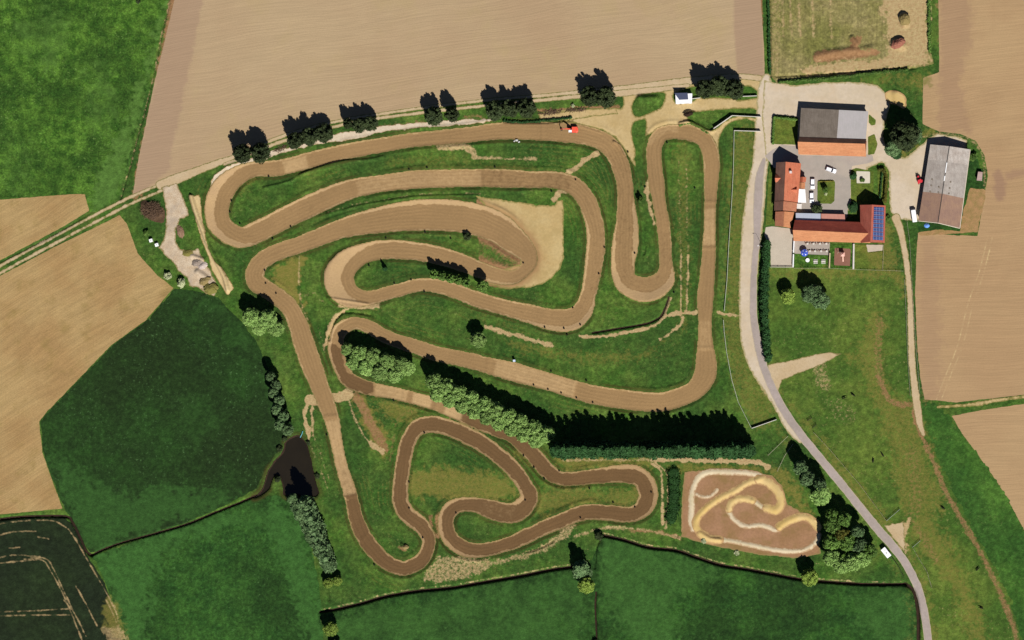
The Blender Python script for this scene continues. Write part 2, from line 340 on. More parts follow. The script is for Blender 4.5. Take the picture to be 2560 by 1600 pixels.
# ---------------------------------------------------------------- bare and dry patches in the grass
for pts, w, v in (
 ([(1697,400),(1700,560),(1703,660),(1702,780)], 5, .42), ([(1716,400),(1718,560),(1720,660),(1715,782)], 5, .42),
 ([(1703,640),(1703,700),(1702,782)], 5, .85), ([(1720,640),(1719,700),(1716,782)], 5, .85),
 ([(1650,800),(1669,789),(1695,783),(1730,782),(1742,779)], 8, 1), ([(1796,781),(1815,785),(1856,790)], 7, 1),
 ([(1449,841),(1518,840),(1571,830),(1624,818),(1656,798),(1668,768),(1676,745)], 7, 1),
 ([(1708,790),(1700,812),(1677,832),(1650,848)], 7, .8), ([(1217,818),(1280,836),(1330,850),(1378,863)], 12, .75),
 ([(1410,1150),(1500,1150),(1640,1149)], 9, .55), ([(1630,1149),(1700,1148),(1800,1152),(1890,1155),(1920,1168)], 13, .95),
 ([(1630,1158),(1652,1180),(1656,1250),(1656,1310)], 6, .8), ([(1640,1158),(1668,1190),(1668,1280),(1664,1320)], 5, .7),
 ([(775,1000),(830,995),(872,985)], 25, 1), ([(778,1002),(764,1020),(762,1040),(770,1078),(772,1099)], 9, .9), ([(780,1020),(780,1040),(783,1086)], 7, .8),
 ([(772,1099),(788,1144),(812,1200),(822,1240)], 5, .45), ([(783,1086),(804,1144),(822,1197)], 5, .45),
 ([(925,1108),(945,1122),(958,1130)], 12, .9), ([(872,1000),(885,1040),(905,1080),(925,1110)], 6, .6), ([(868,772),(840,790),(826,812),(818,845),(814,862)], 8, .85),
 ([(850,764),(900,766),(945,764)], 12, .8), ([(1100,366),(1140,366),(1175,372),(1185,392)], 18, .62), ([(1190,394),(1240,395),(1290,398),(1340,396)], 6, .62),
 ([(1405,446),(1430,425),(1470,396),(1492,384)], 12, 1), ([(1620,455),(1617,480),(1625,520),(1636,558)], 10, .78), ([(1385,500),(1402,480),(1412,478)], 14, .9),
 ([(1876,440),(1868,500),(1860,600),(1854,680),(1850,760)], 12, .5), ([(1854,800),(1868,870),(1890,930),(1915,985)], 10, .6), ([(1590,560),(1592,620),(1588,640)], 8, .5),
 ([(747,640),(748,700),(753,760),(770,800)], 5, .6), ([(760,740),(785,732),(800,750),(830,765)], 4, .5), ([(795,820),(805,850),(812,880)], 5, .5),
 ([(1030,1060),(1080,1045),(1140,1062),(1200,1092)], 5, .7), ([(900,1470),(1100,1440),(1200,1432)], 3, .2),
 ([(1195,404),(1280,406),(1340,404)], 3, .3), ([(2155,1260),(2200,1310),(2215,1320)], 3, 0), ([(2190,1260),(2250,1300)], 3, 0),
 ([(1880,1320),(1950,1320)], 1, 0), ([(640,410),(720,400),(800,385)], 5, .0), ([(960,470),(1100,462),(1260,466),(1380,470)], 3.5, .5), ([(820,530),(900,508),(960,500),(1060,485),(1200,484)], 4, .5),
 ([(965,585),(1060,583),(1140,592)], 3, .35), ([(1440,1340),(1500,1322),(1560,1320),(1620,1326),(1700,1345)], 9, .55),
 ([(1690,1145),(1690,1165),(1640,1165)], 5, .3), ([(1925,1380),(2010,1400),(2045,1410)], 4, .4), ([(2230,760),(2262,960)], 2, 0)):
    if v > 0: stroke(A_SAND, pts, w, v, 2.5)
for pts, v in (([(695,662),(762,640),(750,690),(748,740),(768,806),(742,795),(712,755),(688,724)], .95), ([(1020,1190),(1100,1165),(1250,1190),(1300,1240),(1200,1255),(1100,1250),(1030,1240)], .6),
 ([(1330,1225),(1450,1215),(1500,1230),(1590,1215),(1590,1262),(1480,1262),(1360,1290),(1335,1270)], .5), ([(1836,330),(1895,330),(1890,430),(1872,560),(1858,760),(1880,880),(1940,1030),(1880,1068),(1830,950),(1808,800),(1815,600)], .42),
 ([(1855,1180),(1950,1170),(2010,1240),(2030,1300),(1990,1280),(1930,1190)], .6), ([(2110,560),(2170,620),(2220,560),(2245,640),(2260,740),(2220,700),(1990,690),(1925,680),(2080,672),(2180,670)], .5),
 ([(2180,780),(2215,800),(2210,900),(2240,980),(2285,1010),(2330,1130),(2360,1250),(2330,1300),(2240,1260),(2220,1120),(2180,1020),(2150,930),(2110,890),(2150,860)], .48),
 ([(2255,1300),(2330,1290),(2400,1400),(2470,1600),(2420,1600),(2380,1480),(2300,1380)], .5), ([(1930,960),(1960,990),(2100,1200),(2190,1310),(2250,1370),(2300,1480),(2320,1600),(2345,1600),(2320,1470),(2280,1380),(2180,1240),(2010,1040)], .45),
 ([(1900,1000),(1950,1060),(2130,1290),(2260,1440),(2290,1600),(2270,1600),(2250,1450),(2080,1260),(1960,1110)], .3), ([(965,400),(1100,385),(1180,400),(1380,420),(1370,428),(1180,410),(980,412)], .35),
 ([(1280,850),(1450,880),(1600,880),(1660,850),(1600,900),(1450,905),(1300,875)], .42), ([(650,420),(700,425),(660,440),(620,470),(600,490),(615,450)], .4), ([(1480,860),(1560,880),(1660,860),(1700,800),(1690,900),(1500,905)], .15),
 ([(880,985),(908,985),(960,1080),(975,1130),(955,1140),(925,1100),(900,1050)], .75), ([(1235,435),(1240,436),(1260,438)], 0), ([(1690,360),(1725,360),(1725,780),(1695,780)], .35),
 ([(1150,780),(1250,800),(1290,830),(1180,800)], .3), ([(980,1000),(1060,1020),(1000,1060),(950,1020),(930,1000)], .55), ([(1690,1160),(1900,1165),(1910,1190),(1700,1180)], .6), ([(1400,1130),(1640,1142),(1640,1160),(1560,1168),(1420,1175)], .6),
 ([(1290,1140),(1310,1120),(1400,1175),(1370,1180)], .5), ([(2290,330),(2340,330),(2310,350),(2270,380),(2260,395),(2240,392),(2262,360)], .7), ([(2170,205),(2300,180),(2345,190),(2308,230),(2240,210)], .5)):
    if v > 0: blob(A_DRY, pts, v * 1.1, 22 if min(p[0] for p in pts) > 2100 else 14)
for pts, v in (([(1060,1445),(1090,1395),(1140,1388),(1250,1397),(1330,1372),(1390,1340),(1412,1305),(1442,1312),(1405,1355),(1335,1390),(1250,1412),(1180,1440),(1100,1458)], .52),
 ([(2225,1318),(2258,1306),(2278,1295),(2268,1340),(2264,1385),(2240,1360)], .95), ([(2030,905),(2060,905),(2080,960),(2060,980),(2035,950)], .42), ([(2060,1000),(2120,1000),(2150,1050),(2100,1060)], .3)):
    blob(A_SAND, pts, v, 6)
for pts, w, v in (([(890,990),(912,1030),(938,1080),(962,1122)], 26, .62), ([(2285,1030),(2305,1085)], 18, .8), ([(2310,1100),(2340,1170),(2370,1240),(2410,1310),(2450,1380),(2480,1440),(2510,1505),(2540,1590),(2550,1640)], 15, .56), ([(2195,940),(2215,985),(2240,1010),(2280,1010)], 16, .6),
 ([(2200,800),(2195,880),(2200,950)], 22, .4), ([(2275,1300),(2300,1330),(2340,1400)], 20, .35), ([(2280,1130),(2290,1250),(2275,1300)], 34, .3), ([(1950,1355),(1300,1400)], 1, 0), ([(1345,275),(1400,275),(1440,268),(1545,268)], 7, .85), ([(1160,292),(1195,290),(1210,300)], 8, .6),
 ([(900,320),(1060,305)], 8, .5), ([(690,378),(720,372)], 12, .5), ([(1118,1262),(1092,1300),(1098,1340),(1080,1330),(1075,1290)], 10, .7), ([(2300,1080),(2320,1130)], 12, .6),
 ([(1570,1326),(1640,1330),(1700,1345)], 10, .7), ([(1085,1440),(1180,1425)], 14, .3), ([(1000,1370),(1012,1374)], 10, .8), ([(1060,1020),(1000,1040),(985,1090),(975,1150)], 8, .45)):
    if v > 0: stroke(A_DIRT, pts, w, v, 4)

# worn lines left by quads and mowers running alongside the track
_g = np.clip(-F_TRACK, 0, 40)
_m = sst(vnoise(110, 41, 3) * 2.2 + .1) * (F_TRACK < -5) * (F_TRACK > -38)
np.maximum(A_DRY, .42 * sst(np.sin(_g * .62 + 2.5 * vnoise(150, 42, 2)) * 1.6 - .5) * _m, out=A_DRY)
A_DIRT[:] = np.maximum(A_DIRT, np.exp(-np.clip(-F_TRACK, 0, 40) / 16) * (F_TRACK > -39) * (poly_field([(1180,480),(1420,480),(1420,730),(1180,730)]) > 0) * (poly_field([(1190,490),(1300,505),(1390,500),(1409,500),(1410,650),(1360,710),(1270,724),(1225,716),(1200,700)]) > 0))
# ---------------------------------------------------------------- relief
H += 0.06 * vnoise(40, 21, 3)
H += -0.30 * sst((F_TRACK + 4) / 8)                                  # the track is cut into the ground
lip = np.exp(-((F_TRACK + 7) / 4.0) ** 2)
H += lip * (0.22 + 0.5 * vnoise(70, 22, 2))
A_RANK_SHADE = np.exp(-((F_TRACK + 4.5) / 3.2) ** 2) * sst(.62 + .9 * vnoise(45, 23, 3))                          # lip of pushed-up earth above; its shade painted into the rank weeds here
bank = sst((14 - (F_TRACK - 0)) / 14) * (F_TRACK > -2) * np.clip((F_TRACK - F_CORE) / 1, -99, 99).clip(0, 60)
H += 0.035 * np.where(F_CORE < 0, np.clip(-F_CORE, 0, 30), 0) * sst((F_TRACK + 4) / 8)   # banked outer shoulders
H -= 0.02 * A_RUT * (F_CORE > 0) * 2
DITCH = [([(800,1530),(830,1525),(900,1509),(960,1492),(1040,1478),(1130,1469),(1205,1456),(1300,1440),(1380,1424),(1432,1417)], 12, -1.5),
 ([(1505,1338),(1525,1342),(1560,1350),(1620,1368),(1690,1376),(1740,1393),(1800,1412),(1860,1422),(1920,1433),(2000,1448),(2060,1454),(2150,1460),(2215,1461),(2262,1460)], 12, -1.5),
 ([(228,1388),(255,1375),(300,1358),(350,1344),(400,1330),(470,1309),(540,1280),(600,1256),(640,1238)], 9, -1.1), ([(0,1298),(60,1292),(160,1291),(180,1306),(200,1345),(215,1378),(228,1388)], 12, -1.2),
 ([(2262,1460),(2282,1475),(2292,1510),(2296,1560),(2294,1640)], 16, -1.3), ([(1490,1480),(1488,1520),(1490,1560),(1492,1620)], 8, -0.9), ([(1506,1338),(1498,1352),(1490,1372),(1486,1420)], 8, -1.0),
 ([(425,-40),(418,20),(402,85),(384,180),(362,270),(340,350),(322,420),(300,498)], 9, -0.7), ([(1480,832),(1540,822),(1590,814),(1625,806),(1652,790),(1664,765),(1672,742)], 9, -1.0),
 ([(818,1462),(822,1500)], 8, -.6), ([(855,782),(838,800),(828,822),(822,850)], 8, -1.1), ([(860,780),(900,782),(925,788)], 8, -0.9), ([(1260,304),(1320,306),(1380,304),(1430,300)], 8, -1.0), ([(1318,1380),(1350,1370),(1385,1352)], 5, -1.0), ([(-40,680),(0,655),(60,625),(150,578),(225,532)], 7, -.6)]
for p, w, h in DITCH: ridge(p, w, h)
for p, w, h in (([(1440,312),(1500,332)], 8, .3), ([(1600,246),(1640,246)], 26, 1.6), ([(1535,354),(1552,366),(1566,390),(1575,402)], 7, 1.0), ([(1700,310),(1725,306),(1750,318),(1775,330),(1785,325)], 12, 1.2), ([(1720,285),(1735,283)], 14, 1.4),
 ([(660,470),(720,455),(770,430),(850,405),(920,400),(960,392)], 9, .8), ([(745,425),(770,420)], 8, 0), ([(820,536),(900,515),(960,505),(1060,492),(1200,488)], 8, .6),
 ([(478,490),(490,530),(505,570),(520,610),(540,650),(560,690),(570,725)], 16, 1.5), ([(495,680),(520,700),(530,720)], 24, 1.2), ([(480,640),(510,650)], 16, .9), ([(2045,140),(2100,130),(2180,122)], 30, 1.0), ([(2130,95),(2140,110)], 20, 1.2),
 ([(2260,42),(2262,60)], 26, 1.8), ([(2235,110),(2255,115)], 30, 1.8), ([(2020,1265),(2040,1300)], 12, .5), ([(2240,236),(2245,258)], 30, .8), ([(1690,1345),(1700,1348)], 8, .4), ([(360,515),(395,530)], 34, 1.2),
 ([(1940,190),(2100,183),(2290,170)], 8, -0.8), ([(1923,0),(1926,190)], 8, -.8), ([(1005,1360),(1012,1372)], 12, 1.0), ([(1610,640),(1612,650),(1618,620)], 7, .7), ([(1700,1230),(1705,1320)], 5, .3), ([(920,760),(820,745)], 8, .5)):
    ridge(p, w, h)
# small kart-like jumps across the track
for a, b, h in (((930,958),(936,985),.5), ((1012,975),(1008,1004),.5), ((1095,998),(1086,1028),.6), ((1163,1024),(1154,1052),.7), ((815,1042),(848,1040),.8), ((860,1243),(892,1238),.8), ((926,1330),(905,1350),.3),
 ((1210,424),(1214,468),.8), ((880,455),(892,492),.6), ((1435,955),(1430,994),.7), ((1222,896),(1218,930),.5), ((698,406),(702,440),.5), ((1356,308),(1356,350),.5), ((1756,505),(1794,505),.7), ((1757,620),(1790,620),.7), ((1745,870),(1785,870),.6)):
    ridge([a, b], 16, h * .28)
YT = ([(1800,1349),(1782,1346),(1760,1338),(1744,1323),(1740,1308),(1743,1296),(1756,1280),(1776,1262),(1805,1243),(1835,1229),(1855,1216),(1875,1205),(1898,1199)], 13), ([(1898,1199),(1921,1206),(1941,1224),(1951,1244),(1951,1264),(1938,1276),(1918,1271)], 18), \
     ([(1823,1272),(1828,1258),(1844,1248),(1865,1247),(1880,1251)], 14), ([(1948,1317),(1971,1303),(1996,1294),(2017,1294),(2034,1305),(2044,1318)], 15), ([(1750,1335),(1775,1350),(1798,1352)], 12)
WT = ([(1734,1322),(1728,1300),(1729,1266),(1730,1233),(1738,1208),(1751,1190),(1772,1181),(1810,1180),(1864,1182),(1888,1186),(1906,1195)], 12), ([(1780,1346),(1839,1355),(1888,1365),(1938,1375),(1988,1378),(2020,1371),(2042,1353),(2047,1338)], 9), \
     ([(1822,1278),(1832,1295),(1847,1308),(1868,1316),(1901,1313),(1921,1318),(1938,1325),(1950,1320)], 9), ([(1742,1235),(1755,1242),(1775,1241),(1785,1233),(1793,1225)], 4.5), ([(1880,1251),(1895,1260),(1909,1270)], 8)
for p_, w_ in YT: ridge([(x, y) for x, y in p_], w_ * 1.5, .45)
for p_, w_ in WT: ridge([(x, y) for x, y in p_], w_ * 1.5, .28)
F_POND = poly_field([(740,1088),(756,1096),(767,1112),(778,1150),(788,1200),(795,1238),(752,1246),(712,1240),(706,1216),(700,1197),(690,1188),(681,1200),(673,1222),(656,1237),(640,1245),(634,1243),(652,1226),(661,1205),(665,1190),(671,1174),(688,1149),(707,1128),(713,1104)], 40, True)
A_RANK_SHADE = np.maximum(A_RANK_SHADE, np.exp(-((F_POND + 4) / 4.5) ** 2) * sst(.75 + .8 * vnoise(30, 24, 2)))
H -= 1.3 * sst((F_POND + 3) / 8)
# ---------------------------------------------------------------- parcels
# headlands and other worked-soil tone changes
blob(A_DIRT, [(436,-60),(508,-60),(505,10),(480,130),(455,260),(430,380),(425,420),(340,500),(330,480),(345,400),(385,210)], .75, 5, False)
blob(A_DIRT, [(1836,-60),(1905,-60),(1910,200),(1843,186),(1834,60)], .8, 3, False)
blob(A_DIRT, [(2345,-60),(2425,-60),(2430,100),(2400,200),(2425,330),(2345,330),(2348,180)], .6, 10, False)
blob(A_DIRT, [(2300,590),(2350,600),(2350,1000),(2310,1000),(2293,860)], .45, 14, False)
blob(A_DIRT, [(2488,430),(2510,440),(2512,490),(2494,500),(2484,460)], 1, 5); stroke(A_DIRT, [(2520,440),(2560,432),(2640,430)], 18, .8, 6)
stroke(A_SAND, [(2470,588),(2448,680),(2420,760),(2395,860),(2368,930),(2340,1000)], 3.2, .62, 1.5)
stroke(A_SAND, [(2482,588),(2460,680),(2433,760),(2408,860),(2380,930),(2353,1000)], 3.2, .62, 1.5)
stroke(A_SAND, [(2300,345),(2340,335),(2390,338),(2430,352),(2455,385),(2462,440),(2460,520),(2450,575)], 10, .45, 5)
for p in ([(-20,1345),(30,1330),(90,1328)], [(95,1342),(122,1347)], [(22,1371),(50,1368)], [(-20,1400),(30,1388),(100,1392)], [(-20,1410),(60,1402),(105,1400),(125,1425),(160,1490),(205,1600),(215,1640)],
          [(60,1398),(112,1396),(135,1425),(170,1500),(215,1590)], [(-20,1530),(80,1527),(170,1522)], [(-20,1540),(80,1538),(175,1537)], [(170,1322),(190,1350),(230,1420),(262,1475),(290,1530),(300,1580)],
          [(-20,1312),(60,1302),(130,1302),(165,1318)], [(190,1465),(215,1510),(243,1565)], [(265,1500),(285,1540),(300,1590)], [(160,1500),(190,1540),(210,1580)]):
    stroke(A_SAND, p, 4.5, .6, 3.5)
blob(A_DRY, [(265,1500),(285,1500),(320,1600),(260,1570)], .6, 10); blob(A_SAND, [(255,1570),(300,1565),(320,1600),(280,1610)], .5, 6)
# rough plot at the top: bare margins, dug earth
blob(A_SAND, [(2208,-40),(2320,-40),(2322,60),(2325,150),(2290,165),(2200,178),(2060,190),(2000,180),(2060,155),(2200,140),(2215,100)], .72, 10)
for x in (1955, 1975, 1997, 2030, 2075): stroke(A_SAND, [(x,-60),(x+2,40),(x+4,90)], 9, .55, 5)
blob(A_SAND, [(1925,-60),(1950,-60),(1950,200),(1928,195)], .4, 6)
blob(A_DIRT, [(2040,132),(2060,126),(2120,120),(2130,95),(2150,95),(2150,120),(2195,126),(2190,140),(2110,150),(2060,158),(2036,150)], 1, 5); blob(A_DIRT, [(2245,45),(2275,40),(2275,62),(2255,68)], 1, 4); blob(A_DIRT, [(2228,108),(2262,98),(2268,112),(2240,124)], 1, 4)

# stretches where the meadow grass is fresher and lighter
for p, v in (([(120,1120),(200,1180),(330,1230),(420,1210),(520,1230),(600,1240),(460,1305),(330,1345),(228,1382),(172,1288)], .9), ([(430,730),(540,742),(600,790),(700,1000),(735,1080),(700,1090),(660,980),(560,820)], .5), ([(440,980),(540,1000),(560,1080),(480,1120),(430,1050)], .4),
 ([(228,1392),(400,1330),(560,1280),(600,1300),(420,1380),(380,1500),(360,1620),(310,1680),(280,1500)], .9), ([(680,1250),(760,1330),(790,1450),(810,1600),(760,1600),(720,1450),(660,1320)], .95), ([(560,1290),(640,1250),(700,1280),(640,1340)], .5),
 ([(830,1540),(1200,1465),(1430,1425),(1470,1440),(1460,1600),(1300,1640),(1000,1640),(830,1620)], .6), ([(1510,1345),(1700,1380),(1800,1440),(1700,1500),(1690,1620),(1600,1620),(1500,1500)], .75), ([(2120,1500),(2200,1475),(2280,1480),(2290,1640),(2180,1600)], .7), ([(1690,1400),(1697,1400),(1702,1600),(1692,1600)], .9),
 ([(395,60),(420,10),(330,380),(300,490),(230,520),(250,420),(330,250)], .95), ([(30,60),(160,20),(180,120),(90,180)], .5), ([(200,180),(280,150),(300,330),(230,340)], .45), ([(0,300),(60,330),(90,470),(0,480)], .4)):
    blob(A_LITE, p, v, 26)
ATTRS_LITE = A_LITE
for D_ in (DITCH[0], DITCH[1]): stroke(A_SAND, [(x, y - 6) for x, y in D_[0]], 3, .62, 2)
stroke(A_SAND, [(428,-40),(420,20),(404,85),(386,180),(364,270),(342,350),(324,420),(302,490)], 4, .62, 2.5)
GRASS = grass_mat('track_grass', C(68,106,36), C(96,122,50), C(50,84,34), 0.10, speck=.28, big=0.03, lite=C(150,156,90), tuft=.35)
MEADOW = grass_mat('meadow_grass', C(54,92,28), C(98,140,50), C(44,76,26), 0.2, speck=0.34, big=0.05, lite=C(128,162,84), tuft=.6, fresh=C(86,122,52))
DARKM = grass_mat('dark_grass', C(37,62,26), C(43,76,30), C(34,52,23), 0.10, speck=0.24, big=0.02, lite=C(92,132,78), tuft=.5, fresh=C(52,88,38))
SOUTHM = grass_mat('lush_grass', C(40,76,30), C(58,100,38), C(35,62,25), 0.10, speck=0.3, big=0.025, lite=C(90,128,66), fresh=C(62,102,44))
LUSHW = grass_mat('tall_grass', C(42,80,31), C(60,102,40), C(35,62,25), 0.12, speck=0.32, big=0.025, lite=C(90,130,72), fresh=C(60,102,44))
LAWNM = grass_mat('lawn_grass', C(96,116,44), C(112,122,50), C(84,108,40), .2, speck=.15, big=.05)
FRESHP = grass_mat('fresh_pasture', C(60,100,36), C(80,120,46), C(50,88,34), 0.09, speck=.24, big=.03, lite=C(130,150,84), tuft=.3)
PAST = grass_mat('pasture_grass', C(80,108,40), C(104,124,50), C(64,98,36), 0.08, speck=0.2, big=0.03, lite=C(168,160,100))
CROP = grass_mat('young_crop', C(35,48,26), C(42,58,31), C(30,40,26), 0.06, speck=0.2, big=0.02, covn=.5)
FIELD_N = soil_mat('soil_north', C(187,163,128), C(180,153,120), C(184,162,118), math.radians(-8), .028, .05, .012, head=C(168,140,116))
FIELD_W = soil_mat('soil_west', C(170,138,92), C(180,152,104), C(148,126,74), math.radians(-28), .07, .13, .04, .5, head=C(160,130,90))
FIELD_E = soil_mat('soil_east', C(180,148,110), C(186,156,116), C(172,140,104), math.radians(-5), .034, .05, .012, head=C(162,130,104))
ROUGHM = grass_mat('rough_plot', C(142,134,80), C(158,146,98), C(120,122,62), 0.10, speck=0.2, streak=(math.radians(-88), .10), big=0.03, lite=C(190,170,130))
TRACKM = dirt_mat('track_dirt', C(194,162,120), C(162,131,90), C(118,91,60), C(200,168,122))
OL = C(122,118,62)
LANE = plain_mat('lane_sand', C(206,184,150), C(196,172,134), 0.15, .08, edge=OL, ew=3)
YARD = plain_mat('yard_gravel', C(216,200,178), C(206,188,160), 0.06, .06, edge=C(168,156,108), ew=6, blot=C(212,190,160))
ASPH = plain_mat('grey_asphalt', C(182,170,160), C(170,162,152), 0.05, .05, blot=C(190,178,164))
ROADM = plain_mat('road_asphalt', C(182,168,162), C(170,158,150), 0.1, .07, edge=C(190,176,150), ew=2.5, blot=C(164,152,144))
SANDM = plain_mat('pale_sand', C(208,184,136), C(196,170,118), 0.12, .09, edge=C(130,124,66), ew=5, blot=C(186,160,112))
INSAND = plain_mat('pale_sand_worn', C(204,180,128), C(194,166,112), 0.12, .09, edge=C(140,132,74), ew=6, blot=C(182,158,106), worn=C(174,140,96))
CHALK = plain_mat('chalk_spoil', C(220,204,176), C(198,176,142), 0.35, .16, bumpk=.6, edge=C(150,132,86), ew=3)
RUBM = plain_mat('chalk_rubble', C(216,198,172), C(196,172,142), 0.3, .2, bumpk=.7, edge=C(140,126,80), ew=5, blot=C(178,164,148))
WCHALK = plain_mat('white_chalk', C(228,212,188), C(212,192,164), 0.35, .12, bumpk=.6, edge=C(170,146,104), ew=2.5)
KDIRT = plain_mat('reddish_dirt', C(172,132,100), C(156,120,84), 0.12, .10, edge=C(150,132,84), ew=4, blot=C(140,116,68))
YSAND = plain_mat('yellow_sand', C(222,194,136), C(214,182,112), 0.08, .05, edge=C(182,146,102), ew=6, blot=C(208,180,124))
WSAND = plain_mat('white_sand', C(226,210,176), C(216,198,168), 0.08, .05, edge=C(182,150,114), ew=5, blot=C(204,190,150))
MUD = plain_mat('ditch_mud', C(62,44,34), C(44,36,26), 0.6, .2)
CONC = plain_mat('concrete_slab', C(206,194,176), C(198,186,168), 0.25, .05)
PLAYM = plain_mat('rubber_mat', C(150,108,92), C(140,100,84), 0.5, .05)
k = NT('pond_water', 0.12); k.b.inputs['Specular IOR Level'].default_value = 0.5
k.bump(k.noise(2.0, 3, 0.6), 0.05, 0.05); WATER = k.out(k.mix(k.noise(0.2, 3, 0.6), C(36,32,25), C(46,40,30)))

ATTRS = dict(a_sand=A_SAND, a_dry=A_DRY, a_dirt=A_DIRT, a_wet=A_WET, a_core=A_CORE, a_rut=A_RUT, a_tdry=A_TDRY, a_rank_shade=A_RANK_SHADE, a_lite=A_LITE)
def tagk(o, label=None, cat=None, group=None, kind=None):
    if label: o['label'] = label
    if cat: o['category'] = cat
    if group: o['group'] = group
    if kind: o['kind'] = kind
    return o
def make_mesh(name, V, F3, mat, attrs=None, smooth=True):
    me = bpy.data.meshes.new(name); n = len(F3)
    me.vertices.add(len(V)); me.vertices.foreach_set('co', np.ascontiguousarray(V, np.float32).ravel())
    k = F3.shape[1]
    me.loops.add(n * k); me.loops.foreach_set('vertex_index', np.ascontiguousarray(F3, np.int32).ravel())
    me.polygons.add(n); me.polygons.foreach_set('loop_start', np.arange(0, n * k, k, dtype=np.int32))
    me.polygons.foreach_set('loop_total', np.full(n, k, np.int32))
    if smooth: me.polygons.foreach_set('use_smooth', np.ones(n, bool))
    me.update(calc_edges=True)
    for a, arr in (attrs or {}).items():
        at = me.attributes.new(a, 'FLOAT', 'POINT'); at.data.foreach_set('value', np.ascontiguousarray(arr, np.float32))
    me.materials.append(mat)
    o = bpy.data.objects.new(name, me); S.collection.objects.link(o); return o

NSH = [0]
def sheet(name, f, mat, dz, jit=1.2, used=('a_sand', 'a_dry', 'a_dirt', 'a_rank_shade', 'a_lite'), z=None, kind='structure', label=None):
    """lay one piece of ground cover: the part of the grid where f > 0, cut exactly along f = 0"""
    f = f + EDGE * jit + EDGE2 * jit * .5 * (1 if jit else 0)
    pos = f > 0; NSH[0] += 1; dz += .0012 * NSH[0]
    cell = pos[:-1, :-1] | pos[1:, :-1] | pos[:-1, 1:] | pos[1:, 1:]
    r, c = np.nonzero(cell)
    i00 = r * NX + c; i01 = i00 + 1; i10 = i00 + NX; i11 = i10 + 1
    T = np.concatenate([np.stack([i00, i10, i11], 1), np.stack([i00, i11, i01], 1)])
    ff = f.ravel(); ATTRS['a_edge'] = np.clip(f, 0, 16); s = ff[T] > 0; cnt = s.sum(1)
    full = T[cnt == 3]
    extra = [];
    used = tuple(used) + ('a_edge',); A = {a: ATTRS[a].ravel() for a in used}
    ZZ = (H if z is None else np.full_like(H, z)).ravel() + dz
    P = np.column_stack([WX.ravel(), WY.ravel(), ZZ] + [A[a] for a in used])
    def lerp(i, j):
        t = (ff[i] / (ff[i] - ff[j]))[:, None]; return P[i] * (1 - t) + P[j] * t
    verts = [P]; base = len(P); tris = [full]
    one = T[cnt == 1]; so = s[cnt == 1]
    if len(one):
        kk = so.argmax(1); ar = np.arange(len(one)); a = one[ar, kk]; b = one[ar, (kk + 1) % 3]; d = one[ar, (kk + 2) % 3]
        v1 = lerp(a, b); v2 = lerp(a, d); verts += [v1, v2]; n = len(one)
        tris.append(np.stack([a, base + np.arange(n), base + n + np.arange(n)], 1)); base += 2 * n
    two = T[cnt == 2]; st = s[cnt == 2]
    if len(two):
        kk = st.argmin(1); ar = np.arange(len(two)); a = two[ar, kk]; b = two[ar, (kk + 1) % 3]; d = two[ar, (kk + 2) % 3]
        v1 = lerp(b, a); v2 = lerp(d, a); verts += [v1, v2]; n = len(two)
        tris.append(np.stack([base + np.arange(n), b, d], 1)); tris.append(np.stack([base + np.arange(n), d, base + n + np.arange(n)], 1)); base += 2 * n
    V = np.concatenate(verts); F = np.concatenate(tris)
    if len(F) == 0: return None
    u, inv = np.unique(F, return_inverse=True); V = V[u]; F = inv.reshape(F.shape)
    o = make_mesh(name, V[:, :3], F, mat, {a: V[:, 3 + i] for i, a in enumerate(used)})
    o['kind'] = kind
    return o
ALL = ('a_sand', 'a_dry', 'a_dirt', 'a_rank_shade', 'a_lite')
# base ground, one sheet with a wide skirt that runs on past everything in view
if True:
    idx = np.arange(NX * NY).reshape(NY, NX)
    T = np.concatenate([np.stack([idx[:-1, :-1], idx[1:, :-1], idx[1:, 1:]], -1).reshape(-1, 3), np.stack([idx[:-1, :-1], idx[1:, 1:], idx[:-1, 1:]], -1).reshape(-1, 3)])
    V = np.column_stack([WX.ravel(), WY.ravel(), H.ravel()])
    ring = np.concatenate([idx[0, :], idx[1:, -1], idx[-1, -2::-1], idx[-2:0:-1, 0]])
    far = V[ring].copy(); n = len(ring)
    cx, cy = V[:, 0].mean(), V[:, 1].mean()
    far[:, 0] = cx + (far[:, 0] - cx) * 9; far[:, 1] = cy + (far[:, 1] - cy) * 9; far[:, 2] = 0
    k0 = len(V); a = np.arange(n); b = (a + 1) % n
    near = V[ring].copy(); k1 = k0 + n
    T = np.concatenate([T, np.stack([k1 + b, k1 + a, k0 + a], 1), np.stack([k1 + b, k0 + a, k0 + b], 1)])
    V = np.concatenate([V, far, near])
    att = {a: np.concatenate([ATTRS[a].ravel(), np.zeros(2 * n)]) for a in ALL}
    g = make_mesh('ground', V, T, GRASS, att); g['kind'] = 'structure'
Z = 0.02
PF = poly_field
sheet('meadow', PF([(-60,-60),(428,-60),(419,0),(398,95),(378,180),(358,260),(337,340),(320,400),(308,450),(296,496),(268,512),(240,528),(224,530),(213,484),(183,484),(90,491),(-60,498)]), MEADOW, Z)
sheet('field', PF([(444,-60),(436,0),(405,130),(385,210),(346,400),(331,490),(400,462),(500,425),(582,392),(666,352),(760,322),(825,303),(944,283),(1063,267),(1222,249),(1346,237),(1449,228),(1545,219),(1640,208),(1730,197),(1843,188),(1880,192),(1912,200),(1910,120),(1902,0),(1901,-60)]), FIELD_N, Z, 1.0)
sheet('field', PF([(2346,-60),(2346,0),(2348,180),(2308,195),(2306,310),(2345,328),(2400,335),(2440,352),(2462,390),(2470,440),(2455,520),(2444,590),(2295,582),(2291,640),(2288,740),(2293,860),(2300,940),(2312,1000),(2345,1004),(2390,1006),(2450,999),(2640,978),(2640,-60)]), FIELD_E, Z, 1.0)
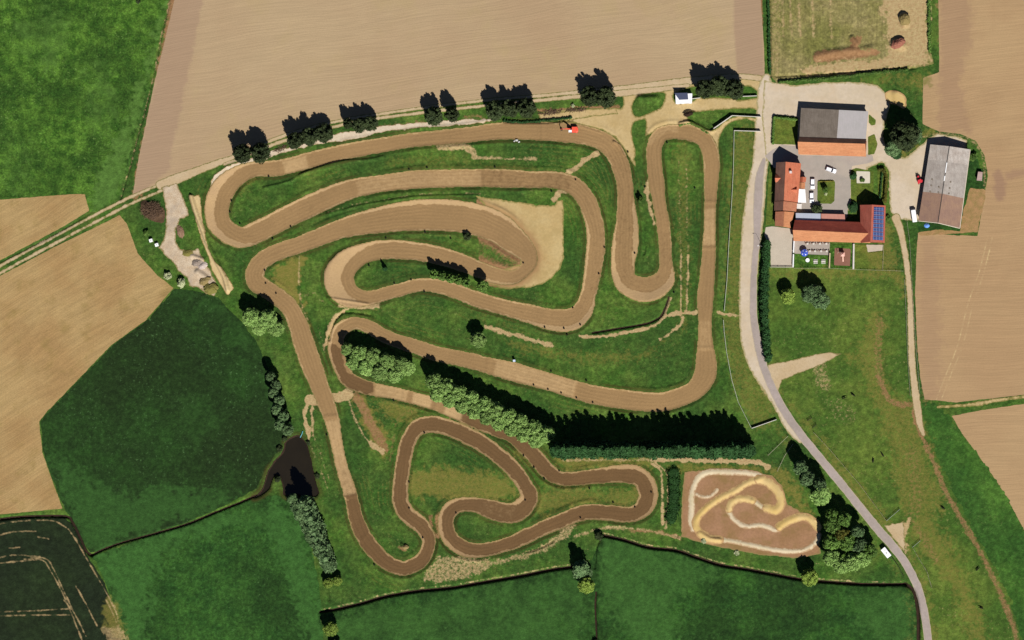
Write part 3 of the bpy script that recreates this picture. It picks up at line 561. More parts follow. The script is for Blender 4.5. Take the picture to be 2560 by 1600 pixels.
sheet('field', PF([(2380,1040),(2450,1026),(2640,998),(2640,1440),(2560,1325),(2515,1240),(2489,1200),(2436,1125),(2404,1083)]), FIELD_E, Z, 1.5)
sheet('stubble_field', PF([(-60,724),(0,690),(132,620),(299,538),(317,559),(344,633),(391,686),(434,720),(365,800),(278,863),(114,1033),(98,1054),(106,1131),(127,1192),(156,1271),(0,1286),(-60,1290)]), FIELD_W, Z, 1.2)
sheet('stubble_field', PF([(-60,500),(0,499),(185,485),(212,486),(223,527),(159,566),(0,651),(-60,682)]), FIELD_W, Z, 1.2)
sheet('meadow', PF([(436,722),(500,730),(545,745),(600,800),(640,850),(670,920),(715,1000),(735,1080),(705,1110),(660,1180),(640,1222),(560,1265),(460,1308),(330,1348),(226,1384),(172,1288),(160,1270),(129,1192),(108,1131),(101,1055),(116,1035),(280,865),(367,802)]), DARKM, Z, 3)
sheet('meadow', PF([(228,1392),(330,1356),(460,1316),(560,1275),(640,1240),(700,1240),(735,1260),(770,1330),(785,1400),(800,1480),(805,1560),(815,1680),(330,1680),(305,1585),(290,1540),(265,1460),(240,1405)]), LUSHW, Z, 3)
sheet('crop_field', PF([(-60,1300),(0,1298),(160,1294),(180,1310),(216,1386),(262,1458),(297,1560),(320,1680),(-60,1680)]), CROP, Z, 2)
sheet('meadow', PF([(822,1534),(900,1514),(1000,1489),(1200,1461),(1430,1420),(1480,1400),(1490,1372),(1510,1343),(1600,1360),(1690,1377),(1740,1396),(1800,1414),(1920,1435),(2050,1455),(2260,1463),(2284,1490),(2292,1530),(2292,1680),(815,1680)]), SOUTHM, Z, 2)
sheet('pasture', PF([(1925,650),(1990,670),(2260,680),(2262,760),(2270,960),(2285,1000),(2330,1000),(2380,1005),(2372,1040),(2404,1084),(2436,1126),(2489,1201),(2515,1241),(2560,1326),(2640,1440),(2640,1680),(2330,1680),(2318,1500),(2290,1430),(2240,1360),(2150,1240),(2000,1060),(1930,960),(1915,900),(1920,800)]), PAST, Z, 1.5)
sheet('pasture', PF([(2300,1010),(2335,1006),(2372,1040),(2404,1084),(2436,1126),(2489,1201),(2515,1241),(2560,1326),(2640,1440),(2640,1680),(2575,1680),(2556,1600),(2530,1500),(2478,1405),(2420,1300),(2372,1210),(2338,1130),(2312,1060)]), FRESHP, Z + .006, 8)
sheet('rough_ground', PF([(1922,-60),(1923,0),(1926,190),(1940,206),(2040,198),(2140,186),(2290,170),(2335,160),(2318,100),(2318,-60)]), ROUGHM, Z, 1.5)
# farm lane of two sandy wheel ruts
for off, w in ((-8, 8), (8, 8)):
    base = [(-60,708),(0,674),(80,630),(170,582),(250,540),(300,514),(340,495),(400,470)]
    sheet('lane_rut', line_field([(x + off * .45, y + off * .9, w / 2) for x, y in base]), LANE, Z + .012, 2)
sheet('lane_rut', line_field([(400,462,11),(440,448,13),(500,424,10),(560,402,8),(600,386,5),(666,356,5),(720,336,5),(800,313,4.5),(880,296,4.5),(944,286,4.5),(1063,269,4.5),(1222,250,4.5),(1346,240,5),(1449,230,6),(1560,222,9),(1660,210,10),(1760,199,10),(1850,192,8),(1900,196,8)]), LANE, Z + .012, 1.2)
sheet('lane_rut', line_field([(560,411,4),(600,396,4.5),(666,368,5),(720,349,5),(800,325,4.5),(880,307,4.5),(944,296,4.5),(1063,281,4.5),(1222,263,4.5),(1346,251,5),(1449,241,6),(1530,235,9),(1620,226,8),(1720,214,6)]), LANE, Z + .012, 1.2)
F_LOT = PF([(1350,285),(1362,278),(1400,276),(1470,272),(1535,270),(1552,272),(1558,262),(1556,238),(1575,224),(1610,222),(1700,206),(1760,200),(1850,188),(1925,198),(1935,260),(1925,330),(1905,372),(1902,330),(1890,306),(1866,297),(1836,302),(1812,318),(1798,345),(1796,400),(1788,440),(1782,470),(1770,380),(1745,340),(1700,318),(1640,330),(1600,345),(1588,380),(1590,420),(1575,400),(1560,372),(1540,345),(1505,325),(1440,308),(1380,300),(1350,297)])
isl = [[(1582,280),(1581,262),(1590,246),(1605,238),(1630,233),(1660,232),(1660,252),(1650,270),(1628,280),(1605,290),(1588,290)], [(1583,310),(1602,300),(1614,302),(1614,330),(1606,370),(1604,400),(1586,400),(1590,380),(1580,340)], [(1684,235),(1686,252),(1694,256),(1735,252),(1750,244),(1830,246),(1850,250),(1897,243),(1896,232),(1885,222),(1860,215),(1740,218),(1720,222)],
       [(1718,283),(1745,280),(1800,275),(1870,271),(1890,276),(1902,290),(1900,297),(1868,292),(1838,292),(1812,304),(1790,322),(1772,326),(1740,318),(1722,300)]]
for q_ in isl: F_LOT = np.minimum(F_LOT, -PF(q_, smooth=True))
sheet('gravel_lot', F_LOT, SANDM, Z + .008, 1.5)
sheet('sandy_ground', PF([(1190,490),(1300,505),(1340,512),(1385,514),(1392,500),(1408,500),(1409,560),(1410,640),(1402,672),(1380,695),(1355,710),(1320,720),(1270,722),(1225,714),(1200,700),(1240,680),(1300,660),(1300,600),(1230,540)]), INSAND, Z + .004, 3)
sheet('chalk_strip', line_field([(530,464,5),(545,446,11),(575,428,12),(612,412,11),(648,396,9),(690,381,6),(740,370,5),(790,355,7),(840,345,10),(900,335,10),(960,322,8),(1040,314,7),(1120,308,7),(1200,303,5),(1235,298,3)]), WCHALK, Z + .05, 3.5)
sheet('sandy_ground', PF([(1345,283),(1400,280),(1460,272),(1540,270),(1545,285),(1480,292),(1430,300),(1380,302),(1350,298)]), SANDM, Z + .012, 2)
sheet('spoil_heap', PF([(470,486),(484,490),(498,486),(502,500),(506,545),(514,580),(522,620),(538,655),(556,668),(574,700),(584,720),(572,738),(566,738),(552,712),(530,676),(520,640),(500,590),(490,550),(480,520)]), plain_mat('spoil_sand', C(218,194,146), C(206,180,130), .3, .1, bumpk=.5, edge=C(140,120,70), ew=3), Z + .012, 2.0)
sheet('quarry_track', PF([(405,470),(440,456),(452,478),(462,500),(468,520),(471,539),(451,549),(440,571),(440,599),(448,622),(469,629),(496,622),(514,658),(536,698),(545,726),(534,739),(514,732),(498,722),(475,714),(468,696),(446,678),(434,658),(418,644),(399,619),(409,595),(414,571),(414,549),(416,525),(410,498)]), RUBM, Z + .008, 4)
sheet('brush_ground', PF([(352,505),(375,505),(408,520),(412,552),(395,555),(360,540)], smooth=True), plain_mat('brown_brush_litter', C(110,86,64), C(84,66,48), .6, .3, bumpk=.8), Z + .004, 3)
# streams, ditches, pond
for p, w, h in DITCH[:6]: sheet('ditch', line_field([(x, y, w * .27) for x, y in p]), MUD, Z + .004, .6)
for p, w, h in DITCH[8:9]: sheet('ditch', line_field([(x, y, w * .24) for x, y in p]), MUD, Z + .004, .6)
sheet('pond_bed', F_POND, MUD, Z + .004, 1)
sheet('pond_water', F_POND - 1, WATER, 0, 1, z=-0.95)
# roads and paving
sheet('road_shoulder', line_field([(1916,196,12),(1912,230,18),(1906,300,17),(1901,400,20),(1890,480,24),(1882,560,26),(1874,640,24),(1870,720,22),(1868,800,20),(1874,860,20),(1890,910,20),(1908,945,17),(1925,975,14),(1955,1030,12),(1975,1070,12),(2000,1100,8)]), YARD, Z + .008, 2.2)
sheet('gravel_apron', PF([(1918,912),(1960,904),(2010,892),(2073,880),(2105,884),(2080,898),(2040,918),(2000,932),(1955,950),(1946,978),(1928,955)]), LANE, Z + .006, 2)
sheet('gravel_apron', PF([(2208,1312),(2225,1312),(2258,1302),(2262,1330),(2264,1385),(2245,1362)]), LANE, Z + .006, 3)
sheet('road', line_field([(1910,398,5),(1904,420,8),(1898,450,11),(1894,520,11),(1892,600,9),(1886,660,8),(1883,740,9),(1885,800,9.5),(1893,850,10),(1904,900,10),(1918,940,10),(1931,972,10),(1958,1023,10.5),(1997,1080,10.5),(2052,1148,10.5),(2100,1206,10.5),(2145,1262,10.5),(2198,1327,11),(2232,1365,11),(2264,1408,10.5),(2290,1458,10),(2304,1500,10),(2314,1550,10),(2320,1600,10),(2324,1670,10)]), ROADM, Z + .016, 1.1)
F_YARD = PF([(1910,200),(1925,204),(1990,213),(2060,206),(2120,205),(2165,208),(2195,214),(2222,240),(2226,270),(2213,300),(2207,340),(2222,385),(2262,395),(2300,365),(2322,343),(2345,335),(2400,342),(2420,350),(2400,420),(2310,545),(2292,552),(2240,550),(2226,530),(2222,470),(2222,430),(2210,408),(2195,410),(2170,420),(2160,520),(2000,545),(1960,400),(1915,402),(1905,300)])
sheet('yard', F_YARD, YARD, Z + .01, 2.5)
sheet('sand_heap', PF([(2212,232),(2230,226),(2250,230),(2264,240),(2266,262),(2258,272),(2240,262),(2218,254)], smooth=True), YSAND, Z + .024, 2)
sheet('farm_track', line_field([(2240,545,12),(2252,580,9),(2262,630,8),(2270,690,7.5),(2276,760,8),(2277,820,8.5),(2280,900,9),(2286,960,9),(2292,1010,10),(2300,1060,8),(2308,1085,5)]), LANE, Z + .012, 1.5)
sheet('lane_rut', line_field([(2345,1018,3),(2380,1016,4),(2440,1010,5),(2500,1000,4),(2640,980,4)]), SANDM, Z + .012, 3)
sheet('courtyard', PF([(1992,392),(2000,388),(2100,390),(2160,386),(2182,388),(2184,402),(2170,408),(2130,415),(2127,440),(2126,500),(2120,512),(2118,545),(1990,545),(1985,520),(1998,500),(2002,420)]), ASPH, Z + .018, .8)
sheet('courtyard', PF([(1912,390),(1935,372),(1955,362),(1995,366),(2000,390),(1995,400),(1935,420),(1925,405)]), ASPH, Z + .018, 1)
sheet('concrete_pad', PF([(1914,568),(1930,566),(1980,572),(1984,600),(1984,667),(1927,667),(1926,620),(1912,590)]), CONC, Z + .02, .6)
for q_ in ([(1925,415),(1932,420),(1936,560),(1914,564),(1918,500),(1921,440)], [(1932,291),(1940,286),(1995,293),(1994,362),(1928,360)], [(2044,452),(2052,449),(2084,450),(2088,456),(2086,502),(2078,510),(2050,508),(2043,500)],
           [(2127,425),(2140,420),(2184,428),(2184,470),(2176,530),(2127,530)], [(2193,414),(2218,418),(2221,430),(2216,520),(2196,520)], [(2172,285),(2190,300),(2188,312),(2178,314),(2172,305)], [(2170,342),(2186,335),(2194,360),(2186,385),(2170,388)],
           [(2380,1,),(2380,1,),(2380,1)]):
    if len(q_) > 3: sheet('lawn', PF(q_), LAWNM, Z + .028, .8)
sheet('terrace', PF([(1987,600),(2075,606),(2073,638),(1986,634)]), ASPH, Z + .03, 0)
sheet('lawn', PF([(1987,635),(2072,639),(2071,670),(1987,667)]), MEADOW, Z + .03, 0)
sheet('lawn', PF([(2136,611),(2166,612),(2172,632),(2207,628),(2206,672),(2135,671)]), LAWNM, Z + .03, 0)
sheet('lawn', PF([(2076,610),(2132,612),(2131,671),(2076,670)]), MEADOW, Z + .03, 0)
sheet('play_mat', PF([(2087,620),(2127,622),(2125,665),(2085,663)]), PLAYM, Z + .045, .3)
sheet('garden_terrace', PF([(2141,428),(2175,429),(2175,458),(2142,458)]), plain_mat('cream_paving', C(226,218,200), C(216,208,190), .4, .04), Z + .045, 0)
sheet('garden_terrace', PF([(2166,612),(2208,612),(2206,626),(2170,630)]), CONC, Z + .04, .8)
sheet('barn_yard', PF([(2415,370),(2440,380),(2450,420),(2468,425),(2462,475),(2430,470),(2410,560),(2400,590),(2300,580),(2292,560),(2300,548),(2400,562),(2412,470)]), SOUTHM, Z + .014, 2)
sheet('rubble_ground', PF([(2425,470),(2464,472),(2462,500),(2444,580),(2300,590),(2296,582),(2340,574),(2400,578),(2408,530)]), plain_mat('tan_rubble', C(178,140,98), C(150,128,80), .5, .2, bumpk=.5), Z + .016, 2.5)
# children's dirt track
sheet('training_ground', PF([(1712,1180),(1745,1177),(1880,1180),(1930,1188),(1955,1215),(1968,1260),(1995,1275),(2010,1290),(2030,1295),(2046,1315),(2048,1340),(2052,1385),(2000,1395),(1900,1387),(1800,1368),(1735,1352),(1703,1342),(1704,1260),(1708,1210)]), KDIRT, Z + .006, 2.5)
for p, w in WT: sheet('kids_track', line_field([(x, y, w / 2 + 2.5) for x, y in p]), WSAND, Z + .012, 2.2)
for p, w in YT: sheet('kids_track', line_field([(x, y, w / 2 + 3.5) for x, y in p]), YSAND, Z + .018, 2.5)
sheet('race_track', F_TRACK, TRACKM, Z + .03, 1.3, ('a_tdry', 'a_wet', 'a_core', 'a_rut'))
# ================================================================ things
def pt3(px, py, z):
    """world point at height z that the photo shows at px,py"""
    a = (px - 1280) / 1280 * HALFW / DIST; b = -(py - 800) / 1280 * HALFW / DIST
    d = _f + a * _r + b * _u; t = (z - _c[2]) / d[2]; w = _c + t * d
    return Vector((float(w[0]), float(w[1]), z))
def hz(px, py):
    j = int(round((px - GX0) / STEP)); i = int(round((py - GY0) / STEP))
    return float(H[min(max(i, 0), NY - 1), min(max(j, 0), NX - 1)])
ORD = ['first','second','third','fourth','fifth','sixth','seventh','eighth','ninth','tenth','eleventh','twelfth','thirteenth','fourteenth','fifteenth','sixteenth','seventeenth','eighteenth','nineteenth','twentieth',
       'twenty-first','twenty-second','twenty-third','twenty-fourth','twenty-fifth','twenty-sixth','twenty-seventh','twenty-eighth','twenty-ninth','thirtieth']
class MB:
    """collects vertices and faces for one mesh"""
    def __init__(s): s.v = []; s.f = []
    def poly(s, pts):
        n = len(s.v); s.v += [tuple(p) for p in pts]; s.f.append(list(range(n, n + len(pts)))); return s
    def hexa(s, b, t):
        """b, t: four bottom and four top points, same order, counter-clockwise from above"""
        n = len(s.v); s.v += [tuple(p) for p in b] + [tuple(p) for p in t]
        s.f += [[n+3,n+2,n+1,n], [n+4,n+5,n+6,n+7]] + [[n+i, n+(i+1)%4, n+4+(i+1)%4, n+4+i] for i in range(4)]; return s
    def box(s, c, d, rz=0.0, taper=1.0, pitch=0.0):
        """centre, dimensions, turned rz about z; taper scales the top"""
        M = Matrix.Translation(c) @ Matrix.Rotation(rz, 4, 'Z') @ Matrix.Rotation(pitch, 4, 'Y')
        x, y, z = d[0] / 2, d[1] / 2, d[2] / 2
        b = [M @ Vector(p) for p in ((-x,-y,-z),(x,-y,-z),(x,y,-z),(-x,y,-z))]
        t = [M @ Vector(p) for p in ((-x*taper,-y*taper,z),(x*taper,-y*taper,z),(x*taper,y*taper,z),(-x*taper,y*taper,z))]
        return s.hexa(b, t)
    def tube(s, pts, rad, n=8, cap=True):
        pts = [Vector(p) for p in pts]; rad = rad if hasattr(rad, '__len__') else [rad] * len(pts); n0 = len(s.v)
        for i, p in enumerate(pts):
            d = (pts[min(i + 1, len(pts) - 1)] - pts[max(i - 1, 0)]).normalized()
            a = d.orthogonal().normalized(); b = d.cross(a)
            for j in range(n):
                t = 2 * math.pi * j / n; s.v.append(tuple(p + (a * math.cos(t) + b * math.sin(t)) * rad[i]))
        for i in range(len(pts) - 1):
            for j in range(n):
                s.f.append([n0+i*n+j, n0+i*n+(j+1)%n, n0+(i+1)*n+(j+1)%n, n0+(i+1)*n+j])
        if cap:
            s.f.append([n0+j for j in range(n)][::-1]); s.f.append([n0+(len(pts)-1)*n+j for j in range(n)])
        return s
    def torus(s, c, R, r, axis='Z', n=14, m=6):
        n0 = len(s.v); c = Vector(c)
        for i in range(n):
            t = 2*math.pi*i/n
            for j in range(m):
                u = 2*math.pi*j/m; p = Vector(((R+r*math.cos(u))*math.cos(t), (R+r*math.cos(u))*math.sin(t), r*math.sin(u)))
                if axis == 'Y': p = Vector((p.x, p.z, p.y))
                if axis == 'X': p = Vector((p.z, p.x, p.y))
                s.v.append(tuple(c + p))
        for i in range(n):
            for j in range(m):
                s.f.append([n0+i*m+j, n0+((i+1)%n)*m+j, n0+((i+1)%n)*m+(j+1)%m, n0+i*m+(j+1)%m])
        return s
    def build(s, name, mat, parent=None, smooth=False, bevel=0.0):
        me = bpy.data.meshes.new(name); me.from_pydata(s.v, [], s.f); me.update()
        if bevel:
            bm = bmesh.new(); bm.from_mesh(me); bmesh.ops.recalc_face_normals(bm, faces=bm.faces)
            bmesh.ops.bevel(bm, geom=bm.edges[:], offset=bevel, segments=2, affect='EDGES', profile=0.6); bm.to_mesh(me); bm.free()
        else:
            bm = bmesh.new(); bm.from_mesh(me); bmesh.ops.recalc_face_normals(bm, faces=bm.faces); bm.to_mesh(me); bm.free()
        if smooth: me.polygons.foreach_set('use_smooth', [True] * len(me.polygons))
        me.materials.append(mat); o = bpy.data.objects.new(name, me); S.collection.objects.link(o)
        if parent: o.parent = parent
        return o
def thing(name, loc, rz, label, cat, group=None):
    o = bpy.data.objects.new(name, None); o.empty_display_size = 0.5; S.collection.objects.link(o)
    o.location = loc; o.rotation_euler = (0, 0, rz); return tagk(o, label, cat, group)
def copy_tree(o, parent=None):
    c = o.copy(); S.collection.objects.link(c)
    if parent: c.parent = parent
    for ch in o.children: copy_tree(ch, c)
    return c
def flat(name, col, rough=0.6, spec=0.3, metal=0.0, var=0.06):
    k = NT(name, rough); k.b.inputs['Specular IOR Level'].default_value = spec; k.b.inputs['Metallic'].default_value = metal
    tcn = k.n.new('ShaderNodeTexCoord').outputs['Object']
    c = k.n.new('ShaderNodeRGB'); c.outputs[0].default_value = col
    return k.out(k.gain(c.outputs[0], k.ramp(k.noise(2.5, 4, 0.7, vec=tcn), .3, .7), 1 - var, 1 + var))
WHITE = flat('white_paint', (.78, .79, .80, 1), .4, .4); GLASS = flat('dark_glass', (.015, .018, .022, 1), .1, .6, 0, 0)
RUBBER = flat('black_rubber', (.012, .012, .012, 1), .85, .1); DSTEEL = flat('dark_steel', (.03, .03, .03, 1), .5); STEEL = flat('galvanised_steel', (.42, .43, .44, 1), .45, .5, .3)
WOOD = flat('weathered_wood', (.40, .35, .27, 1), .85, .1, 0, .2); PWOOD = flat('pale_wood', (.52, .50, .45, 1), .85, .1, 0, .12); BRICK = plain_mat('red_brick_wall', C(170,96,74), C(150,84,66), 1.5, .12)
CREAM = plain_mat('cream_render', C(214,196,160), C(200,184,150), .5, .06); SOOT = flat('dark_board', (.05, .04, .035, 1), .9, .1)

def tile_mat(name, A, B, along, grime=.15, pitchw=3.0):
    """pantiles: courses across the slope, mottled by weather"""
    k = NT(name, 0.85); p = k.pos()
    c = k.mix(k.ramp(k.noise(.35, 5, .7), .3, .7), A, B)
    c = k.gain(c, k.ramp(k.noise(2.4, 4, .75, w=2), .25, .75), 1 - grime, 1 + grime)
    v = k.mapping((.25, pitchw, 1), along); c = k.gain(c, k.ramp(k.noise(1, 3, .6, vec=v), .35, .65), 1 - grime * .7, 1 + grime * .5)
    k.bump(k.noise(1, 2, .5, vec=v), .3, .06)
    return k.out(c)
T_OR = tile_mat('orange_tiles', C(204,132,102,.80), C(210,146,110,.80), 0)
T_RED = tile_mat('red_tiles', C(212,130,98,.96), C(204,118,88,.96), math.pi / 2)
T_BR = tile_mat('old_orange_tiles', C(220,154,110,.86), C(210,142,100,.86), 0)
T_PK = tile_mat('pink_tiles', C(206,118,98,.84), C(194,104,86,.84), math.pi / 2)
M_DG = tile_mat('grey_sheet_roof', C(126,116,106,1.2), C(112,102,92,1.2), math.pi / 2, .12)
M_LG = tile_mat('pale_sheet_roof', C(192,186,186,1.12), C(186,182,180,1.12), math.pi / 2, .05)
M_CG = tile_mat('cement_sheet_roof', C(166,156,148), C(186,178,170), math.radians(84), .12, 2.2)
M_CR = tile_mat('stained_sheet_roof', C(152,122,108), C(166,134,112), math.radians(84), .07, 2.2)
M_PK2 = tile_mat('pink_sheet_roof', C(222,160,142), C(216,152,134), math.pi / 2, .05); M_WB = tile_mat('white_sheet_roof', C(212,220,236), C(204,212,230), math.pi / 2, .03)

def lerp3(a, b, t): return a + (b - a) * t
def gable(root, eL, eR, hb, hr, ridge, matL, matR, wall, name='roof', inset=.35, th=.14, gables=True):
    """root at origin. eL, eR: px pairs of the two eaves (start, end) at height hb[0], hb[1]; ridge: px pair at hr.
    Both slopes are one roof part each; walls follow the eaves, inset under the overhang."""
    L0, L1 = [pt3(*p, hb[0]) for p in eL]; R0, R1 = [pt3(*p, hb[1]) for p in eR]; T0, T1 = [pt3(*p, hr) for p in ridge]
    o = root.location
    dn = Vector((0, 0, -th))
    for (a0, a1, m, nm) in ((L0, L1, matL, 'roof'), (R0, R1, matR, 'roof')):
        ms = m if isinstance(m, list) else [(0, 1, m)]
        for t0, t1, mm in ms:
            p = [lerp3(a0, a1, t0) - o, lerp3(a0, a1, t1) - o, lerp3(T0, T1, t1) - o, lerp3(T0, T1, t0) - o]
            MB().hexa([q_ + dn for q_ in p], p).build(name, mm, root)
    ax = (T1 - T0).normalized()
    cL = (T0 + T1) / 2 - (L0 + L1) / 2; side = Vector((cL.x, cL.y, 0)); side -= side.dot(ax) * ax; side.normalize()
    w = MB()
    l0, l1 = L0 + side * inset + ax * inset, L1 + side * inset - ax * inset
    r0, r1 = R0 - side * inset + ax * inset, R1 - side * inset - ax * inset
    dw = Vector((0, 0, -th - .02))
    sl = lambda P, T, E: T.z - (T.z - E.z) * 1.0
    def fl(p, z=-.4): return Vector((p.x, p.y, z)) - o
    lz = L0.z + (hr - L0.z) * inset / max(.5, abs((T0 - L0).dot(side))); rz_ = R0.z + (hr - R0.z) * inset / max(.5, abs((T0 - R0).dot(side)))
    def up_(p, z): return Vector((p.x, p.y, z - th - .02)) - o
    t0, t1 = T0 + ax * inset, T1 - ax * inset
    for a, b, z in ((l0, l1, lz), (r0, r1, rz_)):
        w.poly([fl(a), fl(b), up_(b, z), up_(a, z)])
    for a, b, t in ((l0, r0, t0), (l1, r1, t1)):
        w.poly([fl(a), fl(b), up_(b, rz_), up_(t, hr), up_(a, lz)])
    w.build('wall', wall, root)
    return dict(L0=L0 - o, L1=L1 - o, R0=R0 - o, R1=R1 - o, T0=T0 - o, T1=T1 - o, l0=l0 - o, l1=l1 - o, r0=r0 - o, r1=r1 - o, ax=ax, side=side)
def opening(root, a, b, t, w, z0, z1, outward, mat, name='window', frame=None):
    """a framed opening set a little proud of the wall that runs a->b"""
    d = (b - a); d.z = 0; d.normalize(); c = lerp3(a, b, t); n = Vector(outward).normalized()
    def ring(off, g):
        return [Vector((c.x, c.y, 0)) + d * s * (w / 2 + g) + n * off + Vector((0, 0, z)) for s, z in ((-1, z0 - g), (1, z0 - g), (1, z1 + g), (-1, z1 + g))]
    p = ring(.05, 0); q = ring(-.05, 0); o = MB().hexa(q, p).build(name, mat, root)
    if frame is not None:
        f = MB()
        for (i, j) in ((0, 1), (1, 2), (2, 3), (3, 0)):
            O = ring(.03, .09); I = ring(.03, 0); Ob = ring(-.04, .09); Ib = ring(-.04, 0)
            f.hexa([Ob[i], Ob[j], Ib[j], Ib[i]], [O[i], O[j], I[j], I[i]])
        f.build('frame', frame, o)
    return o
def slab(root, pts, z, th, mat, name='roof', z2=None):
    """flat or pitched sheet through four px points; z, z2 heights of first two and last two"""
    zz = [z, z, z2 if z2 is not None else z, z2 if z2 is not None else z]
    p = [pt3(a, b, c_) - root.location for (a, b), c_ in zip(pts, zz)]
    return MB().hexa([q_ - Vector((0, 0, th)) for q_ in p], p).build(name, mat, root), p
def walls_under(root, p, mat, inset=.2, th=.15, zb=-.4):
    c = sum(p, Vector()) / 4; w = MB()
    q_ = [Vector((v.x + (c.x - v.x) * inset / max(.1, (c - v).length) , v.y + (c.y - v.y) * inset / max(.1, (c - v).length), v.z - th - .01)) for v in p]
    for i in range(4):
        a, b = q_[i], q_[(i + 1) % 4]; w.poly([(a.x, a.y, zb), (b.x, b.y, zb), tuple(b), tuple(a)])
    w.build('wall', mat, root); return q_

# ---------------------------------------------------------------- farm buildings
def root_at(name, px, py, label, cat): return thing(name, pt(px, py, 0), 0, label, cat)
r = root_at('barn', 2084, 330, 'large barn with orange tiled south slope and two-tone grey sheet roof to the north', 'barn')
# tiled part: north slope short and steep
G = gable(r, [(1999,342.5),(2166,348)], [(1996,386),(2165.5,391.5)], (5.7, 3.0), 7.6, [(1994.5,354.5),(2163,359.5)], tile_mat('shaded_tiles', C(150,110,90), C(130,96,80), 0), T_BR, BRICK)  # north slope tiles painted darker to carry their shade
for t0, t1, m in ((0, .565, M_DG), (.565, 1, M_LG)):
    a = lambda t: (2002.6 + 168 * t, 269.8 + 8.6 * t); b = lambda t: (1998.5 + 166 * t, 342.6 + 5.4 * t)
    q_ = [pt3(*a(t0), 3.6) - r.location, pt3(*a(t1), 3.6) - r.location, pt3(*b(t1), 5.55) - r.location, pt3(*b(t0), 5.55) - r.location]
    MB().hexa([v - Vector((0, 0, .12)) for v in q_], q_).build('sheet_roof', m, r)
q_ = [pt3(2004.5,271.5,0) - r.location, pt3(2169,280,0) - r.location, pt3(2165,347,0) - r.location, pt3(2000.5,341,0) - r.location]
q_ = [Vector((v.x + (1.0 if i in (0, 3) else -.2), v.y + (-.3 if i < 2 else 0), 0)) for i, v in enumerate(q_)]
w = MB(); hh = [3.46, 3.46, 5.40, 5.40]
for i in range(4):
    a, b = q_[i], q_[(i + 1) % 4]; w.poly([(a.x, a.y, -.4), (b.x, b.y, -.4), (b.x, b.y, hh[(i + 1) % 4]), (a.x, a.y, hh[i])])
w.build('wall', CREAM, r)
opening(r, G['r0'], G['r1'], .25, 3.2, 0, 2.6, (0, -1, 0), SOOT, 'door', WOOD); opening(r, G['r0'], G['r1'], .6, 3.2, 0, 2.6, (0, -1, 0), SOOT, 'door', WOOD)
for t in (.42, .78, .9): opening(r, G['r0'], G['r1'], t, .9, 1.1, 2.0, (0, -1, 0), GLASS, 'window', WHITE)

r = root_at('farmhouse', 1968, 455, 'long farmhouse with red pantile roof, dormer and chimney beside the courtyard', 'house')
G = gable(r, [(1940.4,406),(1936.5,502.5)], [(2002.6,408.6),(1994.6,506)], (4.4, 3.9), 8.3, [(1964.2,404.6),(1959.6,501)], tile_mat('shaded_west_tiles', C(150,112,96), C(136,100,86), math.pi / 2), T_RED, BRICK)  # west slope's shade put into a browner tile colour
for t in (.12, .3, .62, .85): opening(r, G['r0'], G['r1'], t, 1.0, 1.0, 2.4, (1, 0, 0), GLASS, 'window', WHITE)
for t in (.2, .5, .75): opening(r, G['l0'], G['l1'], t, 1.0, 1.0, 2.4, (-1, 0, 0), GLASS, 'window', WHITE)
opening(r, G['r0'], G['r1'], .46, 1.1, 0, 2.2, (1, 0, 0), SOOT, 'door', WHITE)
c_ = pt3(1976.5,430,8.4) - r.location; MB().box(c_ - Vector((0, 0, .9)), (.9, .9, 2.2)).build('chimney', flat('white_chimney', (.62,.52,.5,1)), r)
def dormer(root, px, py, zr, ze, back, w, dirx, mat, wallm):
    """cross gable: ridge end at px,py height zr, running back into the roof"""
    T = pt3(px, py, zr) - root.location; n = Vector((dirx, 0, 0)); s = Vector((0, w / 2, 0)); B = T - n * back
    E1, E2 = T + s - Vector((0, 0, zr - ze)), T - s - Vector((0, 0, zr - ze)); F1, F2 = B + s - Vector((0, 0, zr - ze)), B - s - Vector((0, 0, zr - ze))
    d_ = MB(); up_ = Vector((0, 0, .1)); d_.hexa([E1, T, B, F1], [E1 + up_, T + up_, B + up_, F1 + up_]); d_.hexa([T, E2, F2, B], [T + up_, E2 + up_, F2 + up_, B + up_])
    o = d_.build('dormer', mat, root); k_ = Vector((0, 0, 1.6)); i_ = n * .2
    MB().poly([E1 - i_, T - i_, E2 - i_, E2 - i_ - k_, E1 - i_ - k_]).poly([E1 - i_, E1 - i_ - k_, F1 - k_, F1]).poly([E2 - i_, F2, F2 - k_, E2 - i_ - k_]).build('dormer_wall', wallm, o)
dormer(r, 1937.5,445, 6.6, 5.0, 3.6, 3.2, -1, T_RED, CREAM)
dormer(r, 1991.5,474, 6.4, 5.0, 3.4, 2.4, 1, T_RED, CREAM)
G = gable(r, [(1936,503.6),(1935.6,526.5)], [(1993,507),(1990.5,529)], (3.9, 3.6), 7.4, [(1959,502.6),(1957.6,526)], tile_mat('shaded_west_tiles', C(146,106,90), C(136,100,86), math.pi / 2), T_OR, BRICK)  # west side again in the tile colour toned for shade
r2 = root_at('outbuilding', 1958, 548, 'low orange tiled outbuilding joined to the south end of the farmhouse', 'outbuilding')
G = gable(r2, [(1938.5,529.3),(1937,564.5)], [(1985.5,530.5),(1976,570)], (3.4, 3.2), 5.2, [(1961,528.5),(1958.5,567)], T_OR, T_BR, BRICK)
opening(r2, G['r0'], G['r1'], .5, 1.6, 0, 2.1, (1, 0, 0), SOOT, 'door', WOOD)
r3 = root_at('porch_annex', 2006, 457, 'small red tiled annex on the courtyard side of the farmhouse', 'annex')
G = gable(r3, [(1998,443),(1997,456)], [(2016,443.5),(2014,456)], (2.9, 2.7), 4.4, [(2007,442),(2006,455)], T_RED, T_RED, BRICK)
